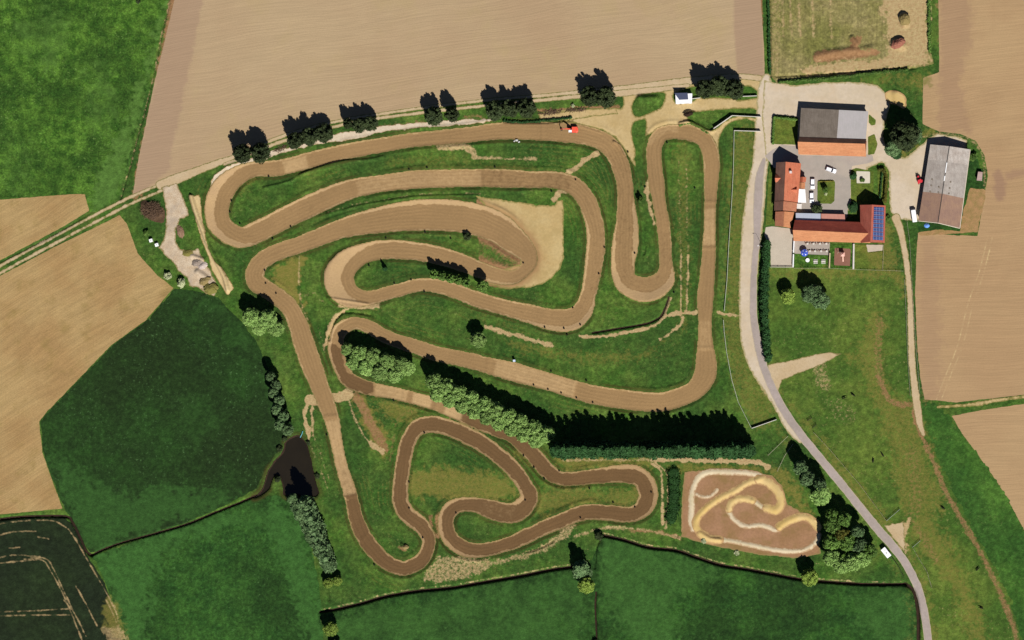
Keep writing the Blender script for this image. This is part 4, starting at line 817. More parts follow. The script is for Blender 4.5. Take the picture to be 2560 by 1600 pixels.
G = gable(r3, [(1997,456.5),(1996,472)], [(2013,456.5),(2012,472)], (2.6, 2.5), 3.4, [(2004,456),(2003,471.5)], T_BR, T_BR, BRICK)
opening(r3, G['r0'], G['r1'], .5, .9, 0, 2.0, (1, 0, 0), GLASS, 'door', WHITE)
r4 = root_at('canopy', 2006, 490, 'white flat canopy on posts against the farmhouse wall', 'canopy')
o, p = slab(r4, [(1994.5,472),(2013,473.5),(2015.5,507),(1995,506.5)], 2.7, .1, WHITE, 'canopy_top')
for v in (p[1], p[2], p[0], p[3]):
    c_ = sum(p, Vector()) / 4; v = v + (c_ - v).normalized() * .2; MB().tube([(v.x, v.y, -.1), (v.x, v.y, 2.6)], .05).build('post', WHITE, r4)
r5 = root_at('garden_store', 1998, 515, 'small white flat-roofed store below the white canopy', 'shed')
o, p = slab(r5, [(1992.5,509),(2004.5,509.5),(2004,522.5),(1992.5,521.5)], 2.2, .12, flat('off_white_roof', (.62,.58,.54,1)), 'roof'); q_ = walls_under(r5, p, CREAM)
opening(r5, q_[1], q_[2], .5, .8, 0, 1.8, (1, 0, 0), SOOT, 'door', WOOD)

r = root_at('long_barn', 2075, 578, 'long barn with bright orange tiles facing the terrace', 'barn')
G = gable(r, [(1987,550),(2176,556)], [(1984,602.3),(2176,607.5)], (3.9, 3.6), 7.6, [(1982,575),(2176,583.4)], tile_mat('shaded_red_tiles', C(200,104,84), C(184,92,76), 0), T_BR, BRICK)  # north tiles painted a darker red, shade included in the colour
for t in (.1, .22, .34, .46, .6, .72): opening(r, G['r0'], G['r1'], t, 1.2, .9, 2.3, (0, -1, 0), GLASS, 'window', WHITE)
opening(r, G['r0'], G['r1'], .53, 1.2, 0, 2.3, (0, -1, 0), SOOT, 'door', WHITE)
r = root_at('solar_barn', 2180, 560, 'barn with rows of blue solar panels on its pink tiled east slope', 'barn')
G = gable(r, [(2150,512.4),(2152,607)], [(2214.2,513.8),(2211.8,607)], (4.3, 4.0), 8.3, [(2179.8,511.8),(2176,604.5)], T_PK, T_PK, BRICK)
k = NT('solar_cells', .25); k.b.inputs['Specular IOR Level'].default_value = .4
bt = k.n.new('ShaderNodeTexBrick'); bt.offset = 0; bt.inputs['Color1'].default_value = C(66,84,136); bt.inputs['Color2'].default_value = C(58,74,128); bt.inputs['Mortar'].default_value = C(150,168,205)
bt.inputs['Mortar Size'].default_value = .045; bt.inputs['Scale'].default_value = 1.0; bt.inputs['Brick Width'].default_value = 1.15; bt.inputs['Row Height'].default_value = .82
k.link(k.n.new('ShaderNodeTexCoord').outputs['Object'], bt.inputs['Vector']); SOLAR = k.out(bt.outputs['Color'])
def on_slope(G, u, v, up_=.1):   # u along the ridge, v from ridge to right eave
    a = lerp3(G['T0'], G['T1'], u); b = lerp3(G['R0'], G['R1'], u); n = (b - a).cross(G['T1'] - G['T0']).normalized()
    if n.z < 0: n = -n
    return lerp3(a, b, v) + n * up_
for i in range(8):
    u0, u1 = .055 + i * .1125, .055 + i * .1125 + .098
    MB().hexa([on_slope(G, u, v, .04) for u, v in ((u0,.15),(u1,.15),(u1,.87),(u0,.87))], [on_slope(G, u, v, .12) for u, v in ((u0,.15),(u1,.15),(u1,.87),(u0,.87))]).build('solar_panel', SOLAR, r)
for t in (.3, .7): opening(r, G['r0'], G['r1'], t, 1.0, 1, 2.2, (1, 0, 0), GLASS, 'window', WHITE)
opening(r, G['r0'], G['r1'], .5, 2.4, 0, 2.6, (1, 0, 0), SOOT, 'door', WOOD)
for px0, px1, ya, yb, m, lab, nm in ((1989.5,2051.5,532.5,551,M_WB,'pale blue-white sheet roofed shed against the long barn','shed'), (2053,2112,534.3,555,M_PK2,'pink sheet roofed shed against the long barn','shed')):
    r = root_at(nm, (px0 + px1) / 2, 542, lab, 'shed')
    o, p = slab(r, [(px0,ya),(px1,ya + 1.5),(px1 + (1 if m is M_PK2 else 0),yb + (1 if m is M_PK2 else 0)),(px0,yb - 1)], 2.3, .1, m, 'roof', 3.0); q_ = walls_under(r, p, CREAM)
    opening(r, q_[0], q_[1], .3, 1.4, 0, 1.9, (0, 1, 0), SOOT, 'door', WOOD); opening(r, q_[0], q_[1], .7, .9, .9, 1.7, (0, 1, 0), GLASS, 'window', WHITE)
r = root_at('open_barn', 2360, 465, 'big hay barn with weathered cement sheet roof stained brown at its south end', 'barn')
sec = lambda: [(0, .20, M_LGW), (.20, .62, M_CG), (.62, 1, M_CR)]
M_LGW = tile_mat('streaked_sheet_roof', C(178,166,156), C(200,192,184), math.radians(84), .16, 2.0)
G = gable(r, [(2325.8,361),(2296,551.8)], [(2425,373.6),(2399.2,570.3)], (3.5, 3.5), 5.2, [(2373.4,365.6),(2345,557)], sec(), sec(), BRICK, inset=.5)
cap = MB(); a, b = G['T0'] + Vector((0, 0, .06)), G['T1'] + Vector((0, 0, .06)); cap.tube([a, b], .14, 6).build('ridge_cap', DSTEEL, r)
for t, s_ in ((.28, 1.6), (.42, .8)): 
    c_ = lerp3(G['T0'], G['T1'], t) + Vector((0, 0, .12)); MB().box(c_, (.34, 2.6 * s_, .2), math.atan2(-(G['T1'] - G['T0']).x, (G['T1'] - G['T0']).y)).build('ridge_sheet', WHITE, r)
for u, v, sd_ in ((.45,.62,'L'),(.53,.62,'L'),(.61,.62,'L'),(.54,.22,'L'),(.61,.2,'L'),(.45,.3,'R'),(.53,.3,'R'),(.6,.3,'R')):
    E0, E1 = (G['L0'], G['L1']) if sd_ == 'L' else (G['R0'], G['R1']); a = lerp3(lerp3(G['T0'], G['T1'], u), lerp3(E0, E1, u), v)
    MB().tube([a - Vector((0, 0, .05)), a + Vector((0, 0, .10))], .38, 10).build('roof_vent', flat('vent', (.16,.13,.10,1)), r)
VERGE = flat('cream_verge', (.58, .5, .4, 1)); 
MB().tube([G['R0'] + Vector((.06, 0, -.1)), G['R1'] + Vector((.06, 0, -.1))], .16, 6).build('gutter', VERGE, r)
MB().tube([G['L1'] + Vector((0, -.05, -.05)), G['T1'] + Vector((0, -.05, -.05)), G['R1'] + Vector((0, -.05, -.05))], .15, 6).build('verge_board', VERGE, r)
for t in (.12, .3, .5, .68, .86): opening(r, G['l0'], G['l1'], t, 4.2, 0, 2.9, (-1, 0, 0), SOOT, 'door', WOOD)
r = root_at('shed', 2449, 441, 'tiny pink-roofed garden shed behind the hay barn', 'shed')
o, p = slab(r, [(2445.5,429),(2456.8,430.4),(2454.8,452.3),(2441.6,451)], 1.9, .1, tile_mat('pale_pink_roof', C(206,178,172), C(190,160,152), 0, .1), 'roof', 2.3); q_ = walls_under(r, p, WOOD)
opening(r, q_[2], q_[3], .5, .8, 0, 1.7, (0, -1, 0), SOOT, 'door', WOOD)
r = root_at('clubhouse', 1708, 246, 'small white cabin with a dark blue panel on its roof at the track entrance', 'cabin')
o, p = slab(r, [(1688.5,235),(1730.5,233.5),(1729.5,258),(1689.5,260)], 2.7, .14, WHITE, 'roof'); q_ = walls_under(r, p, WHITE)
o, p = slab(r, [(1686,232.5),(1719,232),(1720.5,248.5),(1698,249.5)], 2.95, .18, flat('slate_blue_sheet', C(78,86,112), .5, .3), 'roof_panel')
opening(r, q_[2], q_[3], .35, 1.8, .9, 2.0, (0, -1, 0), GLASS, 'window', STEEL); opening(r, q_[2], q_[3], .75, .9, 0, 2.0, (0, -1, 0), SOOT, 'door', STEEL)

# ---------------------------------------------------------------- trees
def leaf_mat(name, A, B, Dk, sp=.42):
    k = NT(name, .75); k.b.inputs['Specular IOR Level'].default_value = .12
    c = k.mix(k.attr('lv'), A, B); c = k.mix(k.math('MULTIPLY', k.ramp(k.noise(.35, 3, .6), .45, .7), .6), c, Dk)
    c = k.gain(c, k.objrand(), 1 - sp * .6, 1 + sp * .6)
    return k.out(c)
L_DARK = leaf_mat('dark_leaves', (.030,.045,.016,1), (.045,.062,.024,1), (.022,.034,.016,1))
L_WILL = leaf_mat('willow_leaves', C(118,152,76,1.05), C(152,182,104,1.05), C(88,124,60))
L_CON = leaf_mat('conifer_leaves', C(46,84,42,.85), C(66,106,58,.85), C(36,64,34,.85))
L_GREY = leaf_mat('grey_green_leaves', C(92,124,76,.95), C(126,152,104,.95), C(62,92,54))
L_LIME = leaf_mat('lime_leaves', C(120,148,60,.95), C(146,168,76,.95), C(90,120,48))
L_MID = leaf_mat('mid_leaves', C(90,126,54,.95), C(122,154,74,.95), C(60,92,42))
L_MID2 = leaf_mat('scrub_leaves', C(44,80,36,.95), C(54,92,42,.95), C(36,64,32)); L_FLOW = leaf_mat('white_blossom', C(206,210,170), C(180,190,140), C(110,130,80)); L_OLD = leaf_mat('russet_leaves', C(130,120,50,.9), C(110,120,52,.9), C(84,96,44))
BARK = flat('bark', (.09, .07, .05, 1), .95, .05, 0, .3)

def crown_data(lumps, n, size, rng, core=True):
    """lumps: rows cx,cy,cz,rx,ry,rz. n leaf cards spread over their outer skins, plus an added solid body inside each lump to block light"""
    L = np.array(lumps, float); w = (L[:, 3] * L[:, 4]); w = w / w.sum()
    idx = rng.choice(len(L), n, p=w); d = rng.normal(size=(n, 3)); d /= np.linalg.norm(d, axis=1)[:, None]
    d[:, 2] = np.where(d[:, 2] < -.35, -d[:, 2], d[:, 2])
    rad = rng.uniform(.82, 1.08, n)[:, None]
    c = L[idx, :3] + d * L[idx, 3:6] * rad
    nor = d + rng.normal(scale=.55, size=(n, 3)); nor /= np.linalg.norm(nor, axis=1)[:, None]
    a = np.cross(nor, rng.normal(size=(n, 3))); a /= np.linalg.norm(a, axis=1)[:, None] + 1e-9; b = np.cross(nor, a)
    s = size * rng.uniform(.6, 1.25, n)[:, None]
    V = np.stack([c - a * s * .5 - b * s * .35, c + a * s * .35 - b * s * .5, c + a * s * .5 + b * s * .4, c - a * s * .35 + b * s * .5], 1).reshape(-1, 3)
    F = np.arange(4 * n).reshape(-1, 4); lv = np.repeat(rng.random(n), 4)
    if core:
        vs = [V]; fs = [F]; ls = [lv]; base = len(V); U, Wn = 10, 6
        for row in L:
            th = np.linspace(0, 2 * np.pi, U, endpoint=False); ph = np.linspace(-np.pi / 2 * .96, np.pi / 2 * .96, Wn)
            T_, P_ = np.meshgrid(th, ph); jj = .80 + rng.uniform(-.10, .10, T_.shape)
            v = np.stack([row[0] + np.cos(T_) * np.cos(P_) * row[3] * jj, row[1] + np.sin(T_) * np.cos(P_) * row[4] * jj, row[2] + np.sin(P_) * row[5] * jj], -1).reshape(-1, 3)
            ii = np.arange(Wn * U).reshape(Wn, U)
            f = np.stack([ii[:-1], np.roll(ii, -1, 1)[:-1], np.roll(ii, -1, 1)[1:], ii[1:]], -1).reshape(-1, 4) + base
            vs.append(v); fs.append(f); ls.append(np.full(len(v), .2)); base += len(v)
        V = np.concatenate(vs); F = np.concatenate(fs); lv = np.concatenate(ls)
    return V, F, lv
def lumps_round(R, Hc, n, rng, flatk=.9, lump=.42, spikes=False):
    out = [(0, 0, Hc, R * .62, R * .62, R * .62 * flatk)]
    for i in range(n):
        t = i * 2.4 + rng.uniform(-.3, .3); z = rng.uniform(-.5, .8); q_ = math.sqrt(max(0, 1 - z * z)) * .66 * (1 - .25 * max(z, 0))
        rr = R * lump * rng.uniform(.75, 1.15)
        out.append((math.cos(t) * q_ * R, math.sin(t) * q_ * R, Hc + z * R * .62 * flatk, rr, rr, rr * .9))
    if spikes:
        for i in range(11):
            t = rng.uniform(0, 6.28); q_ = rng.uniform(.1, .85) * R; rr = R * rng.uniform(.13, .2)
            out.append((math.cos(t) * q_, math.sin(t) * q_, Hc + math.sqrt(1 - (q_ / R) ** 2) * R * .86, rr, rr, rr * 1.5))
    return out
def lumps_column(R, Ht, n, rng, tip=.25):
    out = []
    for i in range(n):
        f = i / (n - 1); rr = R * (1 - (1 - tip) * max(0, f - .25) / .75) * rng.uniform(.85, 1.1)
        out.append((rng.uniform(-.2, .2) * R, rng.uniform(-.2, .2) * R, 1.2 + rr * .6 + f * (Ht - 1.6 - rr), rr, rr, Ht / n * .85))
    return out
def tree_proto(kind, v, mat, R, Ht):
    rng = np.random.default_rng(hash_(kind) + v)
    if kind in ('conifer',): L = lumps_column(R, Ht, 9, rng, .32); n = 1700; size = .5
    elif kind == 'poplar': L = lumps_column(R, Ht, 8, rng, .45); n = 1500; size = .55
    elif kind == 'bush': L = lumps_round(R, R * .75, 7, rng, .8, .5); n = 420; size = .38
    else: L = lumps_round(R, Ht - R * .92, 20 if kind != 'fluffy' else 34, rng, .95, .38 if kind != 'fluffy' else .27, kind == 'round'); n = 2800; size = .5
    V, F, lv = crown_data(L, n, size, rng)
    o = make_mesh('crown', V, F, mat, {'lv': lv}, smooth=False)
    tk = MB(); zt = min(Ht * .62, max(l[2] for l in L)); b0 = R * .07 + .06
    tk.tube([(0,0,-.4),(.03,.02,zt * .3),(-.05,.05,zt * .65),(0,0,zt)], [b0 * 1.3, b0, b0 * .7, b0 * .3], 8)
    if kind not in ('conifer', 'bush'):
        for i in range(5):
            t = i * 1.26 + rng.uniform(0, 1); z0 = zt * rng.uniform(.3, .6); q_ = R * .55
            tk.tube([(0,0,z0),(math.cos(t)*q_*.5, math.sin(t)*q_*.5, z0 + R * .35),(math.cos(t)*q_, math.sin(t)*q_, z0 + R * .6)], [b0 * .5, b0 * .35, b0 * .15], 6)
    t_ = tk.build('trunk', BARK, None, True)
    for x in (o, t_): S.collection.objects.unlink(x)
    return o, t_
def hash_(s_): return sum(ord(c) * (i + 3) for i, c in enumerate(s_))
KIND = {'dark': ('round', L_DARK, 4.2, 9.0), 'dark2': ('round', L_DARK, 3.4, 7.5), 'willow': ('fluffy', L_WILL, 4.4, 10.5), 'poplar': ('poplar', L_GREY, 2.6, 12.5), 'conifer': ('conifer', L_CON, 2.1, 15.5),
        'grey': ('fluffy', L_GREY, 4.2, 9.5), 'lime': ('fluffy', L_LIME, 4.2, 9.0), 'mid': ('fluffy', L_MID, 4.4, 9.5), 'russet': ('fluffy', L_OLD, 4.0, 9.0), 'bush': ('bush', L_MID, 1.4, 2.0), 'blossom': ('bush', L_FLOW, 1.6, 2.6), 'darkbush': ('bush', L_DARK, 1.6, 2.6), 'small': ('round', L_MID, 2.2, 6.0)}
PROTO = {}
NTREE = [0]
def tree(px, py, r_px, kind, label, name='tree', cat='tree', group=None, hs=1.0, ht=None):
    """crown centre shown at px,py with radius r_px"""
    kd, mat, R, Ht = KIND[kind]
    v = NTREE[0] % (4 if kind not in ('bush', 'blossom', 'darkbush', 'small', 'lime', 'russet') else 2); NTREE[0] += 1
    if (kind, v) not in PROTO: PROTO[(kind, v)] = tree_proto(kd, v, mat, R, Ht)
    cr_, tk = PROTO[(kind, v)]
    sc = r_px * MPP / R * .97; zs = (sc * hs) if ht is None else ht / Ht
    zc = (Ht - R * .92) * zs if kd not in ('conifer', 'poplar', 'bush') else (Ht * .5 * zs if kd != 'bush' else R * .7 * zs)
    w = pt3(px, py, zc)
    root = thing(name, (w.x, w.y, hz(px, py) - .05), (NTREE[0] * 2.399) % 6.283, label, cat, group); root.scale = (sc, sc, zs)
    for m in (cr_, tk):
        c = m.copy(); S.collection.objects.link(c); c.parent = root
    return root
# the dark row between the sandy lane and the top straight
groups = [('farthest left clump', [(606,384,25),(650,382,27)]), ('second clump from the left', [(738,352,22),(772,343,25),(810,333,25)]), ('third clump from the left', [(871,309,14),(899,313,20),(926,309,21)]),
          ('thin pair in the middle', [(1085,290,25),(1130,287,19)]), ('wide clump of three', [(1238,277,26),(1275,272,25),(1316,270,26)]), ('clump above the excavator', [(1476,240,27),(1514,243,28)]), ('clump beside the white cabin', [(1763,222,27),(1799,214,27),(1834,224,27)])]
for gname, L in groups:
    for i, (x, y, r_) in enumerate(L):
        ln = {2: ('left', 'right'), 3: ('left', 'middle', 'right')}[len(L)][i]
        tree(x, y, r_, 'dark' if r_ > 18 else 'dark2', f'dark bushy tree, the {ln} one of the {gname} along the lane', 'lane_tree', group='dark trees along the sandy lane', ht=(9.6 if r_ > 18 else 7.5) * (0.92 + 0.07 * ((i * 5 + int(x)) % 4)))
tree(2262,340,38,'dark','huge dark tree between the two barns, its top left crown', 'tree', ht=14); tree(2286,338,25,'grey','grey-green tree leaning out of the huge dark tree by the yard','tree'); tree(2232,372,23,'grey','grey-green tree at the yard end of the farm tree clump','tree'); tree(2240,386,12,'conifer','dark green shrub at the south foot of the farm tree clump','shrub', 'shrub', ht=3)
tree(628,793,28,'willow','pale green willow at the left of the pair beside the left straight','willow'); tree(668,797,29,'willow','pale green willow touching the left straight, larger of the pair','willow'); tree(690,822,24,'willow','low pale willow bulging onto the dark meadow below the pair','willow', hs=.8); tree(648,818,24,'willow','small pale willow between the pair and the dark meadow','willow', hs=.8)
for i, (x, y, r_) in enumerate([(677,941,15),(690,962,16),(683,982,16),(699,1000,16),(692,1023,17),(708,1040,17),(701,1062,18),(719,1074,18)]):
    tree(x, y, r_, 'grey', f'grey-green tree, {ORD[i]} from the top of the column above the pond', 'meadow_tree', group='column of trees above the pond', ht=10)
n_ = 13
for i in range(n_):
    t = i / (n_ - 1); tree(764 + t * 56, 1258 + t * 154, 20, 'poplar', f'dark slender poplar, {ORD[i]} from the pond in the slanting row', 'poplar', group='slanting row of slender poplars', ht=15.5 - 3 * t)
for i in range(8):
    t = i / 7; tree(732 + t * 66, 1248 + t * 130, 17 + (i % 3) * 2, 'grey', f'pale bushy tree, {ORD[i]} from the pond on the meadow side of the slanting row', 'meadow_tree', group='pale trees beside the slanting row', hs=.9)
tree(820,1458,15,'lime','lime green tree at the foot of the slanting poplar row, left one','tree'); tree(844,1452,15,'lime','lime green tree at the foot of the slanting poplar row, right one','tree'); tree(826,1572,22,'lime','single round yellow-green tree at the bottom edge where the ditch starts','tree'); tree(838,1612,14,'dark2','dark tree half cut off by the bottom edge','tree')
tree(1452,1425,22,'poplar','dark slender tree at the ditch bend','tree', ht=11); tree(1470,1432,14,'grey','small grey tree beside the ditch bend','tree'); tree(1466,1464,24,'lime','pale lime tree south of the ditch bend','tree'); tree(1498,1340,11,'darkbush','dark bush where the ditch turns east','bush','bush'); tree(1489,1608,11,'darkbush','dark bush at the bottom edge on the narrow ditch','bush','bush')
# two poplar groves and the long conifer row
A_ = [(868,873,20),(900,884,25),(934,893,26),(967,904,26),(1002,912,25),(884,905,23),(917,918,26),(952,930,27),(988,936,26),(1019,921,22)]
for i, (x, y, r_) in enumerate(sorted(A_)):
    tree(x, y, r_, 'willow', f'pale green tree, {ORD[i]} from the left in the upper grove inside the lower loop', 'grove_tree', group='upper pale grove', hs=1.08)
B_ = [(1086 + 31 * i, 954 + 14.6 * i, 26) for i in range(10)] + [(1096 + 30.5 * i, 985 + 14.2 * i, 25) for i in range(9)]
for i, (x, y, r_) in enumerate(sorted(B_)):
    tree(x, y, r_, 'willow', f'pale green tree, {ORD[i]} from the left in the long slanting grove', 'grove_tree', group='long pale grove', hs=1.22)
for i in range(27):
    tree(1392 + 18.3 * i + random.uniform(-2, 2), 1124 + 1.2 * math.sin(i), 20 + random.uniform(-1, 2), 'conifer', f'tall dark conifer, {ORD[i]} from the left in the dense dark row', 'conifer', group='dense row of tall conifers', ht=16.6 + random.uniform(-1.8, 1.2))
for i, (x, y, r_) in enumerate([(1086,686,12),(1106,690,12),(1126,696,12),(1147,700,12),(1166,707,11),(1207,716,15)]):
    tree(x, y, r_, 'small', f'small light green tree, {ORD[i]} from the left inside the middle loop' if i < 5 else 'small light green tree standing alone right of the five in the middle loop', 'young_tree', group='young trees inside the middle loop', ht=7)
tree(1168,592,10,'darkbush','dark pointed bush on the grass strip of the middle loop','bush','bush', ht=3); tree(961,672,6,'conifer','narrow dark shrub on the oval island','shrub','shrub', ht=4.5); tree(1600,499,8,'bush','round green bush between the two legs of the hairpin','bush','bush', ht=3.5)
tree(1196,850,24,'willow','lone pale tree on the grass above the lower straight','tree', hs=1.0)
for i, (x, y, r_, kd, lab) in enumerate([(2002,1170,22,'grey','grey-green tree at the top of the roadside grove'),(2018,1196,24,'grey','second tree down of the roadside grove, overhanging the grass'),(2048,1214,22,'grey','grey tree in the roadside grove next to the road'),(2050,1238,30,'willow','big green tree in the middle of the roadside grove'),
   (2080,1288,20,'mid','small green tree at the neck of the roadside wood'),(2086,1312,29,'mid','green tree at the left of the roadside wood above the yellowish one'),(2110,1300,22,'mid','green tree on the upper right of the roadside wood'),(2105,1334,22,'russet','yellowish tree in the roadside wood'),(2144,1330,20,'grey','dark green tree on the road side of the wood'),
   (2078,1358,26,'mid','green tree at the left edge of the roadside wood'),(2120,1356,27,'mid','grey-green tree in the centre of the roadside wood'),(2150,1366,24,'grey','grey-green tree at the right of the wood'),(2172,1378,24,'mid','tree on the right corner of the wood nearest the white trailer'),
   (2080,1394,26,'willow','tree at the lower left of the roadside wood'),(2102,1414,24,'willow','pale tree at the bottom of the roadside wood'),(2132,1406,27,'willow','pale tree at the bottom middle of the roadside wood'),(2158,1396,25,'willow','tree at the bottom right of the roadside wood'),(2024,1444,25,'lime','single round lime tree on the ditch below the training ground')]):
    tree(x, y, r_, kd, lab, 'tree', group='roadside wood' if 4 <= i < 17 else None, ht=12.5 if i < 17 else 9.5)
tree(1970,741,23,'lime','lime green tree south of the concrete pad, smaller of two','tree'); tree(2026,735,27,'grey','grey-green tree below the terrace, left half of a broad crown','tree'); tree(2052,752,26,'grey','grey-green tree below the terrace, right half of a broad crown','tree', hs=1.05); tree(2040,732,24,'grey','grey-green tree at the back of the broad crown below the terrace','tree')
tree(419,690,10,'blossom','white flowering bush at the tip of the tan field','bush','bush'); tree(453,708,12,'blossom','white flowering bush beside the quarry track','bush','bush'); tree(366,583,8,'bush','bright green bush above the water tanks','bush','bush')
tree(2042,521,13,'darkbush','dark round bush added for the shadow behind the blue-white shed','bush','bush'); tree(2133,517,12,'conifer','dark green round shrub beside the solar barn','shrub','shrub', ht=3.2); tree(2064,474,8,'bush','small dark tree on the courtyard lawn','tree', ht=3.4); tree(2133,440,8,'conifer','tall green shrub left of the cream paving','shrub','shrub', ht=3); tree(2156,451,6,'bush','little bush on the cream paving','bush','bush')  # round bush by the shed is added in place of a dark shadow
tree(2219,545,7,'bush','bush at the corner of the solar barn','bush','bush'); tree(2064,484,5,'blossom','pale yellow flowering shrub on the courtyard lawn','shrub','shrub'); tree(1432,264,5,'blossom','pale bush in the grass under the lane trees','bush','bush'); tree(2431,392,12,'bush','green bush along the east wall of the hay barn','bush','bush', hs=.8)
tree(1342,10,0.1,'bush','x') if False else None
tree(346,4,6,'darkbush','dark bush at the top of the bright green meadow','bush','bush'); tree(1760,1352,7,'blossom','pale weed clump under the training ground, left','bush','bush', hs=.5); tree(1842,1383,7,'blossom','pale weed clump under the training ground, right','bush','bush', hs=.5)

def hedge(name, pts, w_px, h, mat, label, n_per_m=16, size=.42, wob=.25):
    """clipped or rough hedge following px points"""
    P = [pt3(x, y, h * .5) for x, y in pts]; o0 = Vector((P[0].x, P[0].y, 0)); L = []; rng = np.random.default_rng(len(pts) + int(h * 10)); W_ = w_px * MPP / 2; tot = 0
    for a, b in zip(P[:-1], P[1:]):
        d = (b - a).length; tot += d; n = max(2, int(d / (W_ * .8)))
        for i in range(n):
            p = lerp3(a, b, (i + .5) / n) - o0; q_ = W_ * rng.uniform(.85, 1.15); L.append((p.x + rng.uniform(-wob, wob) * W_, p.y + rng.uniform(-wob, wob) * W_, h * .5, q_, q_, h * .5 * rng.uniform(.85, 1.12)))
    V, F, lv = crown_data(L, int(tot * n_per_m * (h + W_)), size, rng); o = make_mesh(name, V, F, mat, {'lv': lv}, smooth=False); o.location = o0
    return tagk(o, label, 'hedge')
hedge('conifer_hedge', [(1917,604),(1915,650),(1912,720),(1911,780),(1915,840),(1922,900)], 20, 4.2, L_CON, 'long dark conifer hedge along the east side of the road', 18, .45)
hedge('hedge', [(1932,360),(1935,293),(1993,299)], 7, 1.7, L_MID, 'clipped hedge round the small square lawn by the road', 18, .3, .1)
hedge('hedge', [(2196,424),(2208,424),(2216,440),(2213,505)], 8, 2.3, L_OLD, 'olive hedge along the yard east of the garden', 18, .35, .15)
hedge('hedge', [(2206,428),(2202,470),(2200,500)], 5, 1.6, L_CON, 'low dark green hedge inside the olive hedge', 18, .3, .15)
hedge('hedge', [(2047,454),(2083,453)], 4, .8, L_OLD, 'low hedge along the top of the courtyard lawn', 18, .25, .1)
hedge('hedge', [(1990,448),(1990,440)], 4, .8, L_MID, 'x') if False else None
hedge('hedge', [(1700,314),(1716,306),(1735,310),(1755,322),(1768,332)], 7, 1.2, L_MID, 'rough hedge curving above the right loop of the track', 18, .3, .4)
hedge('scrub_hedge', [(1920,-30),(1922,40),(1923,110),(1925,185)], 7, 1.6, L_CON, 'green hedge down the left side of the rough plot', 14, .4, .3)
hedge('scrub_hedge', [(1945,206),(2040,198),(2120,190),(2200,180),(2270,174)], 8, 1.4, L_MID, 'green hedge along the bottom of the rough plot', 14, .4, .3)
hedge('scrub_hedge', [(2322,-30),(2323,40),(2324,130)], 9, 1.3, L_MID, 'green hedge down the right side of the rough plot', 14, .4, .3)
hedge('scrub_hedge', [(1684,1176),(1684,1230),(1680,1308)], 34, 1.1, L_MID2, 'broad block of tall dark grass and scrub on the left of the training ground', 14, .5, .2)
hedge('scrub_hedge', [(1258,302),(1300,306),(1345,303),(1400,297),(1430,294)], 7, 1.1, L_CON, 'dark green hedge line above the excavator', 16, .35, .3)
for x_, y_, r_, l_ in ((712,1098,7,'small dark bush on the top left bank of the pond'),(699,1122,8,'dark bush on the left bank of the pond'),(770,1108,6,'small bush on the right bank of the pond, upper one'),(793,1190,7,'dark bush on the right bank of the pond, lower one'),(694,1198,8,'dark bush in the notch of the pond'),(725,1246,10,'dark bush at the foot of the pond')):
    tree(x_, y_, r_, 'darkbush', l_, 'bush', 'bush', hs=.8)
hedge('scrub_hedge', [(430,480),(448,505),(462,540),(480,590),(500,650)], 6, .9, L_CON, 'low dark hedge beside the sandy spoil ridge', 12, .35, .4) if False else None
# ---------------------------------------------------------------- vehicles and machines
def wheel(root, x, y, r, w, rim=STEEL):
    t = MB().tube([(x, y - w / 2, r), (x, y + w / 2, r)], r, 14).build('wheel', RUBBER, root)
    MB().tube([(x, y - w / 2 - .02, r), (x, y + w / 2 + .02, r)], r * .55, 10).build('rim', rim, t); return t
def car(px, py, rz, label, L=4.4, Wd=1.75, Ht=1.48, paint=None, wagon=True, group=None):
    p = pt3(px, py, .7); root = thing('parked_car', (p.x, p.y, .03), rz, label, 'car', group); paint = paint or CARW
    h = L / 2; w = Wd / 2; b = MB()
    prof = [(-h, .35), (-h, .85), (-h * .96, .95), (h * .42, .95), (h * .9, .78), (h, .62), (h, .35)]
    n0 = 0
    for s_, k_ in ((-1, 1), (1, 1)):
        for x, z in prof: b.v.append((x, s_ * w * (1 if z < .9 else .94), z))
    m = len(prof); b.f += [list(range(m))[::-1], list(range(m, 2 * m))] + [[i, (i + 1) % m, m + (i + 1) % m, m + i] for i in range(m)]
    b.build('body', paint, root, bevel=.05)
    xr, xf, xr2, xf2 = (-h * .93, h * .40, -h * (.80 if wagon else .55), h * .10)
    g_ = MB().hexa([(xr, -w * .9, .94), (xf, -w * .9, .94), (xf, w * .9, .94), (xr, w * .9, .94)], [(xr2, -w * .74, Ht - .04), (xf2, -w * .74, Ht - .04), (xf2, w * .74, Ht - .04), (xr2, w * .74, Ht - .04)]).build('glasshouse', GLASS, root)
    MB().hexa([(xr2 - .06, -w * .77, Ht - .06), (xf2 + .04, -w * .77, Ht - .06), (xf2 + .04, w * .77, Ht - .06), (xr2 - .06, w * .77, Ht - .06)], [(xr2, -w * .7, Ht), (xf2 - .04, -w * .7, Ht), (xf2 - .04, w * .7, Ht), (xr2, w * .7, Ht)]).build('roof', paint, root)
    for x in (-h * .62, h * .62):
        for s_ in (-1, 1): wheel(root, x, s_ * (w - .08), .32, .2)
    for s_ in (-1, 1):
        MB().box((h - .02, s_ * w * .72, .66), (.12, .34, .14)).build('headlight', GLASS, root); MB().box((-h + .01, s_ * w * .78, .8), (.08, .24, .18)).build('tail_light', flat('red_lamp', (.4,.02,.02,1), .3), root)
        MB().box((h * .28, s_ * (w + .08), .98), (.14, .18, .12)).build('mirror', paint, root)
    return root
CARW = flat('white_car_paint', (.80, .81, .86, 1), .25, .5, 0, .02)
car(2077.5, 425, math.radians(-20), 'white estate car parked askew in the open part of the courtyard')
car(2031.7, 459.5, math.radians(-91), 'white car parked by the lawn, the upper one of the two in line', group='white cars beside the courtyard lawn')
car(2029.4, 494, math.radians(-90), 'white car parked by the lawn, the lower one of the two in line', group='white cars beside the courtyard lawn')

